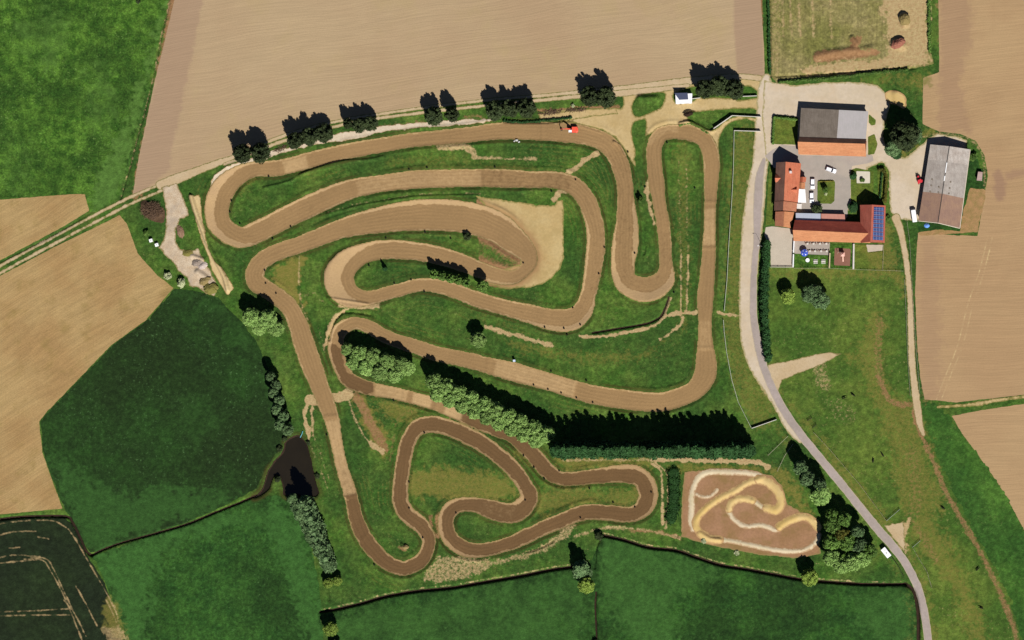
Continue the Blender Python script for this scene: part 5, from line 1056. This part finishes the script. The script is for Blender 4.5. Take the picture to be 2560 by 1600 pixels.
p = pt3(2285.5, 540, 1.2); r = thing('van', (p.x, p.y, .03), math.radians(98), 'long narrow white van standing at the corner of the hay barn', 'van')
MB().box((0, 0, 1.25), (4.9, 1.85, 1.75)).build('body', WHITE, r, bevel=.12); MB().hexa([(2.44,-.9,.4),(3.0,-.85,.4),(3.0,.85,.4),(2.44,.9,.4)], [(2.44,-.9,1.5),(2.8,-.8,1.1),(2.8,.8,1.1),(2.44,.9,1.5)]).build('bonnet', WHITE, r)
MB().hexa([(2.3,-.8,1.5),(2.62,-.8,1.4),(2.62,.8,1.4),(2.3,.8,1.5)], [(2.2,-.75,2.05),(2.44,-.75,1.9),(2.44,.75,1.9),(2.2,.75,2.05)]).build('windscreen', GLASS, r)
for x in (-1.5, 1.7):
    for s_ in (-1, 1): wheel(r, x, s_ * .82, .36, .22)
for s_ in (-1, 1): MB().box((2.1, s_ * 1.08, 1.5), (.2, .24, .3)).build('mirror', DSTEEL, r)

p = pt3(2215, 1381.5, 2.1); r = thing('caravan', (p.x, p.y, hz(2215,1382)), math.radians(-51.5), 'white box caravan parked on the verge beside the road bend', 'caravan')
MB().box((0, 0, 1.3), (4.3, 2.1, 1.75)).build('body', WHITE, r, bevel=.1); MB().box((.3, 0, 2.22), (.5, .5, .1)).build('roof_hatch', STEEL, r); MB().box((-1.0, .3, 2.2), (.35, .35, .08)).build('roof_hatch', STEEL, r)
for s_ in (-1, 1): MB().box((.2, s_ * 1.05, 1.6), (1.2, .04, .5)).build('window', GLASS, r); wheel(r, 0, s_ * .95, .33, .2)
MB().tube([(2.1, -.5, .5), (3.1, 0, .5)], .05).tube([(2.1, .5, .5), (3.1, 0, .5)], .05).tube([(3.1,0,.55),(3.1,0,.05)], .05).build('drawbar', DSTEEL, r)

ORNG = flat('orange_paint', (.72, .09, .05, 1), .45, .4); REDP = flat('red_paint', (.55, .035, .045, 1), .4, .4)
p = pt(1432, 325); r = thing('excavator', (p.x, p.y, hz(1432,325) + .05), math.radians(180), 'orange tracked excavator working on the top straight', 'excavator')
for s_ in (-1, 1):
    t = MB(); n = 20; ring = []
    for i in range(n):
        a = 2 * math.pi * i / n; ring.append((math.cos(a) * .42 + (1.0 if math.cos(a) > 0 else -1.0), .42 + math.sin(a) * .40))
    w0, w1 = s_ * 1.0 - .25, s_ * 1.0 + .25
    t.v += [(x, w0, z) for x, z in ring] + [(x, w1, z) for x, z in ring]; t.f += [list(range(n)), list(range(n, 2 * n))] + [[i, (i + 1) % n, n + (i + 1) % n, n + i] for i in range(n)]
    t.build('track', RUBBER, r)
MB().tube([(0,0,.7),(0,0,1.0)], .7, 16).build('turntable', DSTEEL, r)
MB().box((-.75, 0, 1.5), (1.9, 2.4, 1.0)).build('engine_cover', ORNG, r, bevel=.15)
MB().tube([(-1.5, -1.1, 1.4), (-1.95, -.5, 1.4), (-1.95, .5, 1.4), (-1.5, 1.1, 1.4)], .5, 8).build('counterweight', ORNG, r)
cb = MB().box((.75, .68, 1.85), (1.4, 1.0, 1.6), 0, .85).build('cab', GLASS, r); MB().box((.75, .68, 2.68), (1.35, 1.0, .1)).build('cab_roof', WHITE, cb)
bm_ = MB().tube([(.5, -.25, 1.4), (1.3, -.25, 3.2), (2.4, -.25, 4.0), (3.7, -.25, 3.9)], [.26, .26, .24, .16], 6).build('boom', ORNG, r); MB().tube([(.9,-.25,1.3),(1.9,-.25,3.3)], .09, 6).build('cylinder', STEEL, bm_)
st = MB().tube([(3.55, -.25, 4.15), (4.6, -.25, 2.4), (4.75, -.25, 1.2)], [.17, .17, .13], 6).build('stick', ORNG, r); MB().tube([(2.9,-.25,4.2),(3.9,-.25,3.9)], .08, 6).build('cylinder', STEEL, st)
MB().hexa([(4.3,-.7,.15),(5.0,-.7,.0),(5.0,.2,.0),(4.3,.2,.15)], [(4.55,-.65,1.0),(4.95,-.65,1.15),(4.95,.15,1.15),(4.55,.15,1.0)]).build('bucket', DSTEEL, r)

p = pt3(2299, 450.5, 1.2); r = thing('tractor', (p.x, p.y, .03), math.radians(112), 'red tractor with front loader beside the hay barn', 'tractor')
for s_ in (-1, 1): wheel(r, -.75, s_ * .85, .8, .42, REDP); wheel(r, 1.35, s_ * .7, .5, .3, REDP)
MB().box((.95, 0, 1.15), (1.9, .8, .75)).build('bonnet', REDP, r, bevel=.08); c_ = MB().box((-.55, 0, 1.75), (1.35, 1.35, 1.4), 0, .9).build('cab', GLASS, r); MB().box((-.55, 0, 2.5), (1.5, 1.5, .16)).build('cab_roof', REDP, c_, bevel=.05)
for s_ in (-1, 1): MB().box((-.8, s_ * .88, 1.66), (1.1, .45, .08)).build('mudguard', REDP, r); MB().tube([(.1, s_ * .55, 1.5), (1.6, s_ * .55, 1.75), (2.6, s_ * .5, .7)], .08, 6).build('loader_arm', DSTEEL, r)
for s_ in (-.45, -.15, .15, .45): MB().tube([(2.6, s_, .55), (3.5, s_, .45)], .035, 5).build('tine', DSTEEL, r)
MB().tube([(1.3,.2,1.4),(1.3,.2,2.3)], .05, 6).build('exhaust', DSTEEL, r)

# ---------------------------------------------------------------- yard, terrace and garden things
BLUE = flat('blue_canvas', (.05, .09, .42, 1), .8, .1); BLUE2 = flat('blue_tarp', (.12, .27, .66, 1), .6, .2)
p = pt3(2011, 632, 2.5); r = thing('parasol', (p.x, p.y, .05), .2, 'large blue parasol with white patches on the terrace', 'parasol')
R_ = 1.55; cn = MB(); cn.v.append((0, 0, 2.75)); n = 8
for i in range(n): a = 2 * math.pi * i / n; cn.v.append((R_ * math.cos(a), R_ * math.sin(a), 2.2))
cn.f = [[0, 1 + i, 1 + (i + 1) % n] for i in range(n)]; cp = cn.build('canopy', BLUE, r)
for i in range(0, n, 2):
    a = 2 * math.pi * (i + .5) / n; q_ = [(math.cos(a + s_) * d_, math.sin(a + s_) * d_, 2.80 - d_ * .355) for s_, d_ in ((0, .62), (-.22, 1.12), (.22, 1.12))]; MB().poly(q_).build('white_patch', WHITE, cp)
MB().tube([(0, 0, 0), (0, 0, 2.8)], .035, 8).build('pole', STEEL, r); MB().tube([(0,0,.0),(0,0,.1)], .35, 12).build('base', DSTEEL, r)
def table(px, py, label, group, rad=.42, mat=PWOOD):
    p = pt3(px, py, .7); t = thing('terrace_table', (p.x, p.y, .05), 0, label, 'table', group)
    MB().tube([(0,0,.70),(0,0,.74)], rad, 14).build('table_top', mat, t); MB().tube([(0,0,0),(0,0,.7)], .04, 8).build('leg', DSTEEL, t); MB().tube([(0,0,0),(0,0,.04)], rad * .55, 10).build('foot', DSTEEL, t); return t
def chair(px, py, rz, label, group):
    p = pt3(px, py, .5); t = thing('terrace_chair', (p.x, p.y, .05), rz, label, 'chair', group); m = flat('brown_wicker', (.16,.10,.07,1))
    MB().box((0,0,.44), (.46,.46,.06)).build('seat', m, t); MB().box((-.23,0,.72), (.05,.46,.5)).build('backrest', m, t)
    for x in (-.2,.2):
        for y in (-.2,.2): MB().tube([(x,y,0),(x,y,.42)], .02, 5).build('leg', DSTEEL, t)
    return t
cp0 = [None]
for ri, (yy, xs, nm) in enumerate(((609.5, (2019,2034,2050,2066), 'back row of the terrace'), (628, (2025,2038,2053,2067), 'front row of the terrace'))):
    for i, x in enumerate(xs):
        table(x, yy, f'round terrace table, {ORD[i]} from the left in the {nm}', 'terrace tables')
        for s_, w_ in ((-1, 'left'), (1, 'right')): chair(x + s_ * 4.6, yy - 1.5, math.pi * (0 if s_ < 0 else 1), f'brown chair on the {w_} of the {ORD[i]} table in the {nm}', 'terrace chairs')
table(2019, 650.5, 'big round white table on the grass below the blue parasol', None, .85, WHITE)
for x, w_ in ((2039, 'left'), (2058.5, 'right')):
    p = pt3(x, 654, .7); t = thing('picnic_table', (p.x, p.y, .04), 0, f'pale wooden picnic table on the grass, the {w_} one of the pair', 'picnic table', 'picnic tables')
    MB().box((0,0,.74), (1.7,.7,.06)).build('table_top', PWOOD, t)
    for s_ in (-1,1): MB().box((0,s_*.72,.45), (1.7,.26,.05)).build('bench', PWOOD, t); MB().box((s_*.6,0,.4), (.08,1.5,.07)).box((s_*.6,-.35,.37), (.08,.08,.74)).box((s_*.6,.35,.37), (.08,.08,.74)).build('leg', PWOOD, t)
p = pt3(2107, 636, 1.6); r = thing('play_tower', (p.x, p.y, .05), 0, 'wooden play tower with pinkish roof and slide on the reddish mat', 'play tower')
for x in (-.6,.6):
    for y in (-.6,.6): MB().tube([(x,y,0),(x,y,2.4)], .06, 6).build('post', WOOD, r)
MB().box((0,0,1.2), (1.4,1.4,.08)).build('platform', WOOD, r)
MB().poly([(-.85,-.85,2.3),(.85,-.85,2.3),(0,0,3.1)]).poly([(.85,-.85,2.3),(.85,.85,2.3),(0,0,3.1)]).poly([(.85,.85,2.3),(-.85,.85,2.3),(0,0,3.1)]).poly([(-.85,.85,2.3),(-.85,-.85,2.3),(0,0,3.1)]).build('roof', flat('pink_roof', (.62,.36,.30,1)), r)
MB().hexa([(-.25,-.6,1.15),(.25,-.6,1.15),(.25,-2.9,.1),(-.25,-2.9,.1)], [(-.25,-.6,1.22),(.25,-.6,1.22),(.25,-2.9,.17),(-.25,-2.9,.17)]).build('slide', flat('salmon_plastic', (.6,.36,.28,1), .4), r)
MB().tube([(-.6,.9,2.2),(-2.0,.9,2.2)], .05, 6).tube([(-2.0,.9,2.2),(-2.3,.3,0)], .05, 6).tube([(-2.0,.9,2.2),(-2.3,1.5,0)], .05, 6).build('swing_frame', WOOD, r)
MB().tube([(-1.2,.9,2.2),(-1.2,.9,.5)], .015, 4).tube([(-1.6,.9,2.2),(-1.6,.9,.5)], .015, 4).box((-1.4,.9,.48), (.45,.18,.04)).build('swing', DSTEEL, r)
p = pt(1906, 617); r = thing('street_lamp', (p.x, p.y, 0), 0, 'tall thin lamp post at the top end of the conifer hedge', 'street lamp')
MB().tube([(0,0,0),(0,0,6.2)], [.09,.05], 8).build('pole', STEEL, r); MB().tube([(0,0,6.1),(-.9,0,6.4)], .035, 6).build('arm', STEEL, r); MB().box((-1.1,0,6.38), (.6,.22,.1)).build('lamp_head', WHITE, r)
for (px, py, lab) in ((377, 601, 'white water tank in the grass, the upper left one of two'), (391.5, 612, 'white water tank in the grass, the lower right one of two')):
    p = pt3(px, py, 1.2); r = thing('water_tank', (p.x, p.y, hz(px, py)), .3, lab, 'water tank', 'white water tanks')
    MB().box((0,0,.78), (1.45,1.25,1.2)).build('tank', WHITE, r, bevel=.1); MB().box((0,0,.08), (1.5,1.3,.16)).build('pallet', WOOD, r); MB().tube([(0,0,1.38),(0,0,1.45)], .14, 10).build('cap', DSTEEL, r)
    f = MB()
    for x in (-.75,-.25,.25,.75):
        for y in (-.65,.65): f.tube([(x,y,.15),(x,y,1.4)], .015, 4)
    f.build('cage', STEEL, r)
p = pt3(1286, 902, 1.0); r = thing('marshal_booth', (p.x, p.y, hz(1286, 902)), .1, 'small blue and white marshal booth at the edge of the lower straight', 'booth')
MB().box((0,0,.95), (.8,.7,1.7)).build('body', flat('pale_blue_panel', (.45,.55,.78,1)), r); MB().box((0,0,1.84), (.95,.85,.1)).build('roof', flat('pale_blue_roof', (.5,.58,.72,1)), r); MB().box((0,-.47,1.2), (.6,.04,.5)).build('window', GLASS, r)
def heap(name, px, py, rx, ry, h, mat, label, cat, seed, rot=0.0):
    rng = np.random.default_rng(seed); n, m = 22, 6; v = []; f = []
    for j in range(m + 1):
        t = j / m
        for i in range(n):
            a = 2 * math.pi * i / n; rr = (1 - t) ** .8 * (1 + rng.uniform(-.13, .13)); v.append((math.cos(a) * rr * rx, math.sin(a) * rr * ry, h * (t ** .8) + rng.uniform(-.06, .06) * h - .1 * (j == 0)))
    for j in range(m):
        for i in range(n): f.append([j*n+i, j*n+(i+1)%n, (j+1)*n+(i+1)%n, (j+1)*n+i])
    b = MB(); b.v = v; b.f = f; o = b.build(name, mat, None); p = pt(px, py); o.location = (p.x, p.y, hz(px, py) - .05); o.rotation_euler.z = rot; return tagk(o, label, cat)
heap('tarpaulin_heap', 2317, 564, 1.25, 1.0, .8, BLUE2, 'crumpled bright blue tarpaulin heap by the south wall of the hay barn', 'tarpaulin', 1)
heap('rubble_heap', 495, 655, 3.0, 1.9, 1.3, plain_mat('grey_rubble', C(170,158,146), C(140,124,112), 1.2, .2, bumpk=.8), 'grey rubble heap in the quarry corner', 'rubble heap', 2, .3)
heap('rubble_heap', 507, 664, 2.2, 1.7, 1.3, plain_mat('white_rubble', C(214,200,192), C(190,174,164), 1.2, .12, bumpk=.6), 'whitish rubble heap below the grey one', 'rubble heap', 3, .6)
heap('sand_pile', 528, 722, 3.0, 2.4, 1.5, SANDM, 'yellowish sand pile at the bottom of the quarry corner', 'sand pile', 4)
heap('sand_pile', 514, 702, 2.6, 1.8, 1.2, CHALK, 'pale pile just above the yellowish sand pile', 'sand pile', 5, .5)
heap('sand_pile', 470, 633, 2.6, 1.6, .9, SANDM, 'cream sand pile above the grey rubble', 'sand pile', 6)
heap('spoil_pile', 451, 579, 1.6, 3.0, 1.0, plain_mat('grey_spoil', C(158,128,104), C(136,108,86), 1, .2, bumpk=.7), 'brownish spoil pile between the quarry track and the sandy ridge', 'spoil pile', 7, .3)
heap('earth_mound', 2262, 50, 2.3, 2.6, 1.7, KDIRT, 'bare earth mound at the top of the rough plot', 'earth mound', 8)
heap('earth_mound', 2246, 110, 3.0, 1.9, 1.6, plain_mat('red_earth', C(176,118,96), C(150,96,80), 1, .14, bumpk=.7), 'reddish earth mound at the right of the rough plot', 'earth mound', 9, .4)
heap('earth_mound', 1013, 1368, 1.6, 1.0, .9, CHALK, 'small stony mound inside the bottom left bend', 'earth mound', 10)
heap('earth_mound', 1092, 1345, 1.2, .8, .7, KDIRT, 'tiny dirt mound between the two bottom bends', 'earth mound', 11) if False else None
heap('dirt_ramp', 1722, 286, 2.1, 1.0, .9, MUD, 'dark dirt heap beside the gravel lot', 'dirt heap', 12, .2)
# brush pile and brash line
def brush(name, px, py, rx, ry, h, n, label, seed, rot=0):
    rng = np.random.default_rng(seed); b = MB()
    for i in range(n):
        a = rng.uniform(0, 6.28); r0 = math.sqrt(rng.random()); x, y = math.cos(a) * r0 * rx, math.sin(a) * r0 * ry; t = rng.uniform(0, 6.28); L = rng.uniform(.5, 1.3); z = h * (1 - r0 * r0) * rng.uniform(.3, 1) + .05
        b.tube([(x - math.cos(t) * L, y - math.sin(t) * L, max(.02, z - rng.uniform(0, .35))), (x + math.cos(t) * L, y + math.sin(t) * L, z + rng.uniform(-.1, .35))], rng.uniform(.03, .08), 4)
    o = b.build(name, BRUSHM, None); p = pt(px, py); o.location = (p.x, p.y, hz(px, py)); o.rotation_euler.z = rot; return tagk(o, label, 'brush pile')
BRUSHM = plain_mat('dead_branches', C(128,104,84), C(88,68,54), 2, .25)
brush('brush_pile', 382, 528, 4.6, 3.6, 1.3, 300, 'big brown brush pile beside the lane junction', 1)
brush('brush_pile', 1375, 281, 5.0, 1.0, .6, 110, 'reddish brash line above the gravel lot, left part', 2, .1); brush('brush_pile', 1440, 275, 4.5, .7, .5, 80, 'reddish brash line above the gravel lot, right part', 3, .05)
brush('brush_pile', 700, 372, 3.0, .9, .5, 60, 'grey brash under the second tree clump of the lane', 4, .4)
for i, (px, py, s_) in enumerate(((1292,351,1.0),(1298,355,.7),(1286,353,.6))):
    p = pt(px, py); o = MB().box((0,0,.35*s_), (1.2*s_,.8*s_,.6*s_), .4*i, .85).build('white_bag', flat('dull_white_plastic', (.5,.5,.48,1)), None, bevel=.08); o.location = (p.x, p.y, hz(px,py)); tagk(o, ['largest white sack at the grass edge below the excavator straight','middle-sized white sack right of the largest one','smallest white sack left of the largest one'][i], 'sack', 'white sacks at the grass edge')

# ---------------------------------------------------------------- fences, walls, gates
def fence(pts, h, label, kind='rail', name='fence', post=3.0, mat=PWOOD, cat='fence', th=.08):
    P = [pt(x, y) for x, y in pts]; o0 = P[0].copy(); zs = [hz(x, y) for x, y in pts]
    r = thing(name, (o0.x, o0.y, 0), 0, label, cat); tot = 0; rails = MB(); k_ = 0; proto = None
    for (a, za), (b, zb) in zip(zip(P[:-1], zs[:-1]), zip(P[1:], zs[1:])):
        d = b - a; L = d.length; rz = math.atan2(d.y, d.x); m = (a + b) / 2 - o0; zc = (za + zb) / 2
        if kind == 'rail':
            for z in (.35, .75, h - .05): rails.box((m.x, m.y, zc + z), (L, th, .12), rz)
        elif kind == 'wire':
            for z in (.4, .8, h - .08): rails.box((m.x, m.y, zc + z), (L, .03, .03), rz)
        elif kind == 'panel': rails.box((m.x, m.y, zc + h / 2), (L, .06, h), rz)
        elif kind == 'wall': rails.box((m.x, m.y, zc + h / 2 - .1), (L, th, h + .2), rz)
        if kind != 'wall':
            n = max(1, int(round(L / post)))
            for i in range(n + (b is P[-1])):
                q_ = lerp3(a, b, i / n) - o0; k_ += 1
                if k_ > 95: continue
                if proto is None:
                    proto = MB().box((0, 0, (h + .1) / 2), (.12, .12, h + .1)).build('post', mat, r); proto.location = (q_.x, q_.y, zc)
                else:
                    c = proto.copy(); S.collection.objects.link(c); c.parent = r; c.location = (q_.x, q_.y, zc)
    rails.build({'rail': 'rail', 'wire': 'wire', 'panel': 'panel', 'wall': 'wall_body'}[kind], mat, r)
    if kind == 'wall':
        cpm = MB()
        for (a, za), (b, zb) in zip(zip(P[:-1], zs[:-1]), zip(P[1:], zs[1:])):
            d = b - a; m = (a + b) / 2 - o0; cpm.box((m.x, m.y, (za + zb) / 2 + h + .03), (d.length, th + .08, .06), math.atan2(d.y, d.x))
        cpm.build('coping', mat, r)
    return r
fence([(1836,327),(1834,420),(1830,500),(1826,560),(1822,620),(1818,700),(1811,778)], 1.1, 'long pale rail fence between the track and the road, upper stretch', post=3.2, mat=flat('pale_rail', (.36,.40,.30,1), .8, .1), th=.14)
fence([(1809,800),(1811,830),(1817,880),(1830,950),(1846,1005),(1879,1070)], 1.1, 'long pale rail fence curving down beside the road, lower stretch', post=3.2, mat=flat('pale_rail', (.36,.40,.30,1), .8, .1), th=.14)
fence([(1836,327),(1902,329)], 1.4, 'wooden board fence across the top of the grass strip by the road', 'wall', mat=PWOOD, th=.14)
fence([(1785,322),(1831,290)], 1.4, 'wooden board fence slanting from the track loop', 'wall', mat=PWOOD, th=.14)
fence([(1831,289.5),(1903,293)], 1.4, 'wooden board fence running straight to the road', 'wall', mat=PWOOD, th=.14)
fence([(1731,247.5),(1752,245)], 1.3, 'short pale board fence right of the white cabin', 'wall', mat=PWOOD, th=.12); fence([(1857,241.5),(1893,240)], 1.3, 'short pale board fence right of the cabin trees', 'wall', mat=PWOOD, th=.12)
fence([(1880,1071),(1942,1049)], 1.3, 'pale barrier from the rail fence to the road', 'wall', 'barrier', mat=PWOOD, cat='barrier', th=.12)
fence([(1921,1138),(1970,1091)], 1.2, 'thin wire fence south of the barrier', 'wire', mat=WOOD); fence([(1944,1178),(1962,1140),(1982,1111)], 1.2, 'second thin wire fence near the roadside grove', 'wire', mat=WOOD)
fence([(1986,602),(1984.5,632)], 1.5, 'white wall at the left side of the terrace, upper piece', 'wall', 'wall', mat=WHITE, cat='wall', th=.35); fence([(1984.5,636),(1983.5,668)], 1.5, 'white wall at the left side of the terrace, lower piece', 'wall', 'wall', mat=WHITE, cat='wall', th=.35)
fence([(2075.5,633),(2074,670)], 1.3, 'cream wall between the picnic lawn and the play mat', 'wall', 'wall', mat=CREAM, cat='wall', th=.4); fence([(2135,610),(2134,673)], 1.0, 'broad pale wall right of the play mat', 'wall', 'wall', mat=PWOOD, cat='wall', th=.55)
fence([(2209.5,613),(2207,673)], 1.1, 'thin fence at the right of the back lawn', 'wire', mat=WOOD); fence([(1927,668),(1984,669)], 1.1, 'low wooden fence at the bottom of the concrete pad', 'rail', mat=PWOOD); fence([(1986,671),(2074,671),(2134,674),(2207,676),(2258,678)], 1.0, 'long thin fence below the gardens', 'wire', mat=WOOD)
fence([(2217,1302),(2249,1274)], 1.2, 'white pipe gate on the upper side of the pasture entrance', 'rail', 'gate', 5, STEEL, 'gate', .05); fence([(2282,1368),(2301,1352)], 1.2, 'white pipe gate on the lower side of the pasture entrance', 'rail', 'gate', 5, STEEL, 'gate', .05)
fence([(2231,1394),(2246,1416),(2259,1440)], 1.2, 'dark rail fence below the white caravan', 'rail', mat=SOOT); fence([(2284,1372),(2300,1400),(2318,1430),(2330,1470)], 1.1, 'wire fence along the pasture side of the road bend', 'wire', mat=WOOD)
fence([(2035,1082),(2075,1124),(2150,1212),(2215,1300)], 1.0, 'wire fence between the road and the pasture', 'wire', mat=WOOD, post=5); fence([(2019,1052),(2030,1045)], 1.2, 'small dark gate in the pasture fence, upper', 'rail', 'gate', 3, SOOT, 'gate'); fence([(2032,1070),(2041,1062)], 1.2, 'small dark gate in the pasture fence, lower', 'rail', 'gate', 3, SOOT, 'gate')
fence([(2268,555),(2274,600),(2278,660),(2283,760),(2290,870),(2300,985)], 1.0, 'wire fence along the right side of the farm track', 'wire', mat=WOOD, post=5); fence([(2262,700),(2266,800),(2270,900),(2276,990)], 1.0, 'wire fence along the left side of the farm track', 'wire', mat=WOOD, post=5)
p = pt(754, 1086); o = MB().tube([(-.5,-1.3,.5),(.2,0,.6),(.6,1.3,.5)], .12, 6).build('water_pipe', flat('cyan_pipe', (.12,.45,.55,1)), None); o.location = (p.x, p.y, hz(754,1086)); tagk(o, 'cyan pipe at the top corner of the pond', 'pipe')
p = pt(905, 1110)

# ---------------------------------------------------------------- tyre stacks marking the track edges
ZONES = {
 'left outer bend': [(579,502),(575,530),(600,559),(672,441)], 'link between the left bends': [(682,597),(727,567),(662,676),(664,708),(690,733)],
 'second straight from the top': [(1238,418),(1068,419),(1023,423),(1439,449),(1379,478)], 'oval island and its straights': [(923,664),(965,595),(1063,580),(1127,596),(1061,729),(986,708),(1028,699),(1308,657)],
 'right middle bend': [(1511,618),(1497,684),(1432,769),(1362,818),(1410,821),(1451,812),(1418,837)], 'hairpin by the sandy lot': [(1668,357),(1612,467),(1587,633),(1685,731),(1570,380),(1737,470)],
 'lower straight': [(1466,951),(1378,928),(1334,962),(1370,973),(1403,982),(1441,994),(1482,1006),(817,1087),(984,1001)], 'lower triangle': [(1398,1177),(1309,1139),(1335,1168),(1361,1197),(1061,1082),(1023,1205),(1023,1270),(1140,1282),(1057,1344),(936,1412)],
 'lower right bends': [(1313,1250),(1451,1294),(1533,1256),(1587,1267),(1474,1221),(1628,1230)]}
tp = None
for zn, L in ZONES.items():
    for i, (px, py) in enumerate(sorted(L)):
        lab = f'black tyre stack by the {zn}, {ORD[i]} from the left'
        if tp is None:
            tp = thing('tyre_stack', pt(px, py, hz(px, py)), 0, lab, 'tyre stack', 'tyre stacks along the track')
            for z in (.12, .33, .54): MB().torus((0, 0, z), .24, .10).build('tyre', RUBBER, tp, True)
            t = tp
        else:
            t = copy_tree(tp); t.rotation_euler.z = i; t.location = pt(px, py, hz(px, py)); t['label'] = lab

# ---------------------------------------------------------------- dark cattle on the pasture
def cow(px, py, rz, label):
    me = bpy.data.meshes.new('cow'); J = [((0,0,1.0),(.30,.32)), ((-.45,0,1.05),(.30,.33)), ((-.85,0,1.05),(.26,.28)), ((.45,0,1.02),(.30,.33)), ((.8,0,1.15),(.20,.24)), ((1.1,0,1.05),(.14,.17)), ((1.42,0,.80),(.12,.13)), ((1.62,0,.62),(.08,.09))]
    V = [j[0] for j in J]; R2 = [j[1] for j in J]; E = [(0,1),(1,2),(0,3),(3,4),(4,5),(5,6),(6,7)]
    def add(pts, rs, root):
        last = root
        for p_, r_ in zip(pts, rs): V.append(p_); R2.append((r_, r_)); E.append((last, len(V) - 1)); last = len(V) - 1
    for s_ in (-1, 1):
        add([(.55,s_*.2,.62),(.52,s_*.2,.36),(.55,s_*.2,.03)], [.10,.065,.055], 3); add([(-.75,s_*.2,.68),(-.92,s_*.2,.42),(-.85,s_*.2,.03)], [.13,.07,.055], 2); add([(1.36,s_*.24,.92)], [.045], 6)
    add([(-1.15,0,1.0),(-1.22,0,.55)], [.04,.03], 2)
    me.from_pydata(V, E, []); o = bpy.data.objects.new('cow', me); S.collection.objects.link(o)
    sk_ = o.modifiers.new('skin', 'SKIN'); d = me.skin_vertices[0].data
    for i, r_ in enumerate(R2): d[i].radius = r_
    d[0].use_root = True
    sb = o.modifiers.new('sub', 'SUBSURF'); sb.levels = sb.render_levels = 1
    dg = bpy.context.evaluated_depsgraph_get(); me2 = bpy.data.meshes.new_from_object(o.evaluated_get(dg)); o.modifiers.clear(); o.data = me2
    me2.polygons.foreach_set('use_smooth', [True] * len(me2.polygons)); me2.materials.clear(); me2.materials.append(COWM)
    return o
COWM = flat('black_hide', (.014, .012, .010, 1), .8, .1)
c0 = None
for i, (px, py, rz, lab) in enumerate([(2110,995,.4,'black cow grazing below the gravel apron, the left one of two'),(2132,987,-.6,'black cow grazing below the gravel apron, the right one of two'),(2206,1137,2.2,'black cow on the dry slope, the upper one of two'),(2183,1152,1.4,'black cow on the dry slope, the lower one of two'),
        (2357,1270,2.6,'lone black cow in the middle of the lower pasture'),(2444,1423,.8,'black cow near the reddish path, upper one of two'),(2453,1520,2.9,'black cow near the reddish path, lower one of two')]):
    if c0 is None: c0 = cow(px, py, rz, lab); c = c0
    else: c = c0.copy(); S.collection.objects.link(c)
    p = pt3(px, py, 1.0); c.location = (p.x, p.y, hz(px, py)); c.rotation_euler = (0, 0, rz); c.scale = (.8, .8, .8); tagk(c, lab, 'cow', 'black cattle on the pasture')
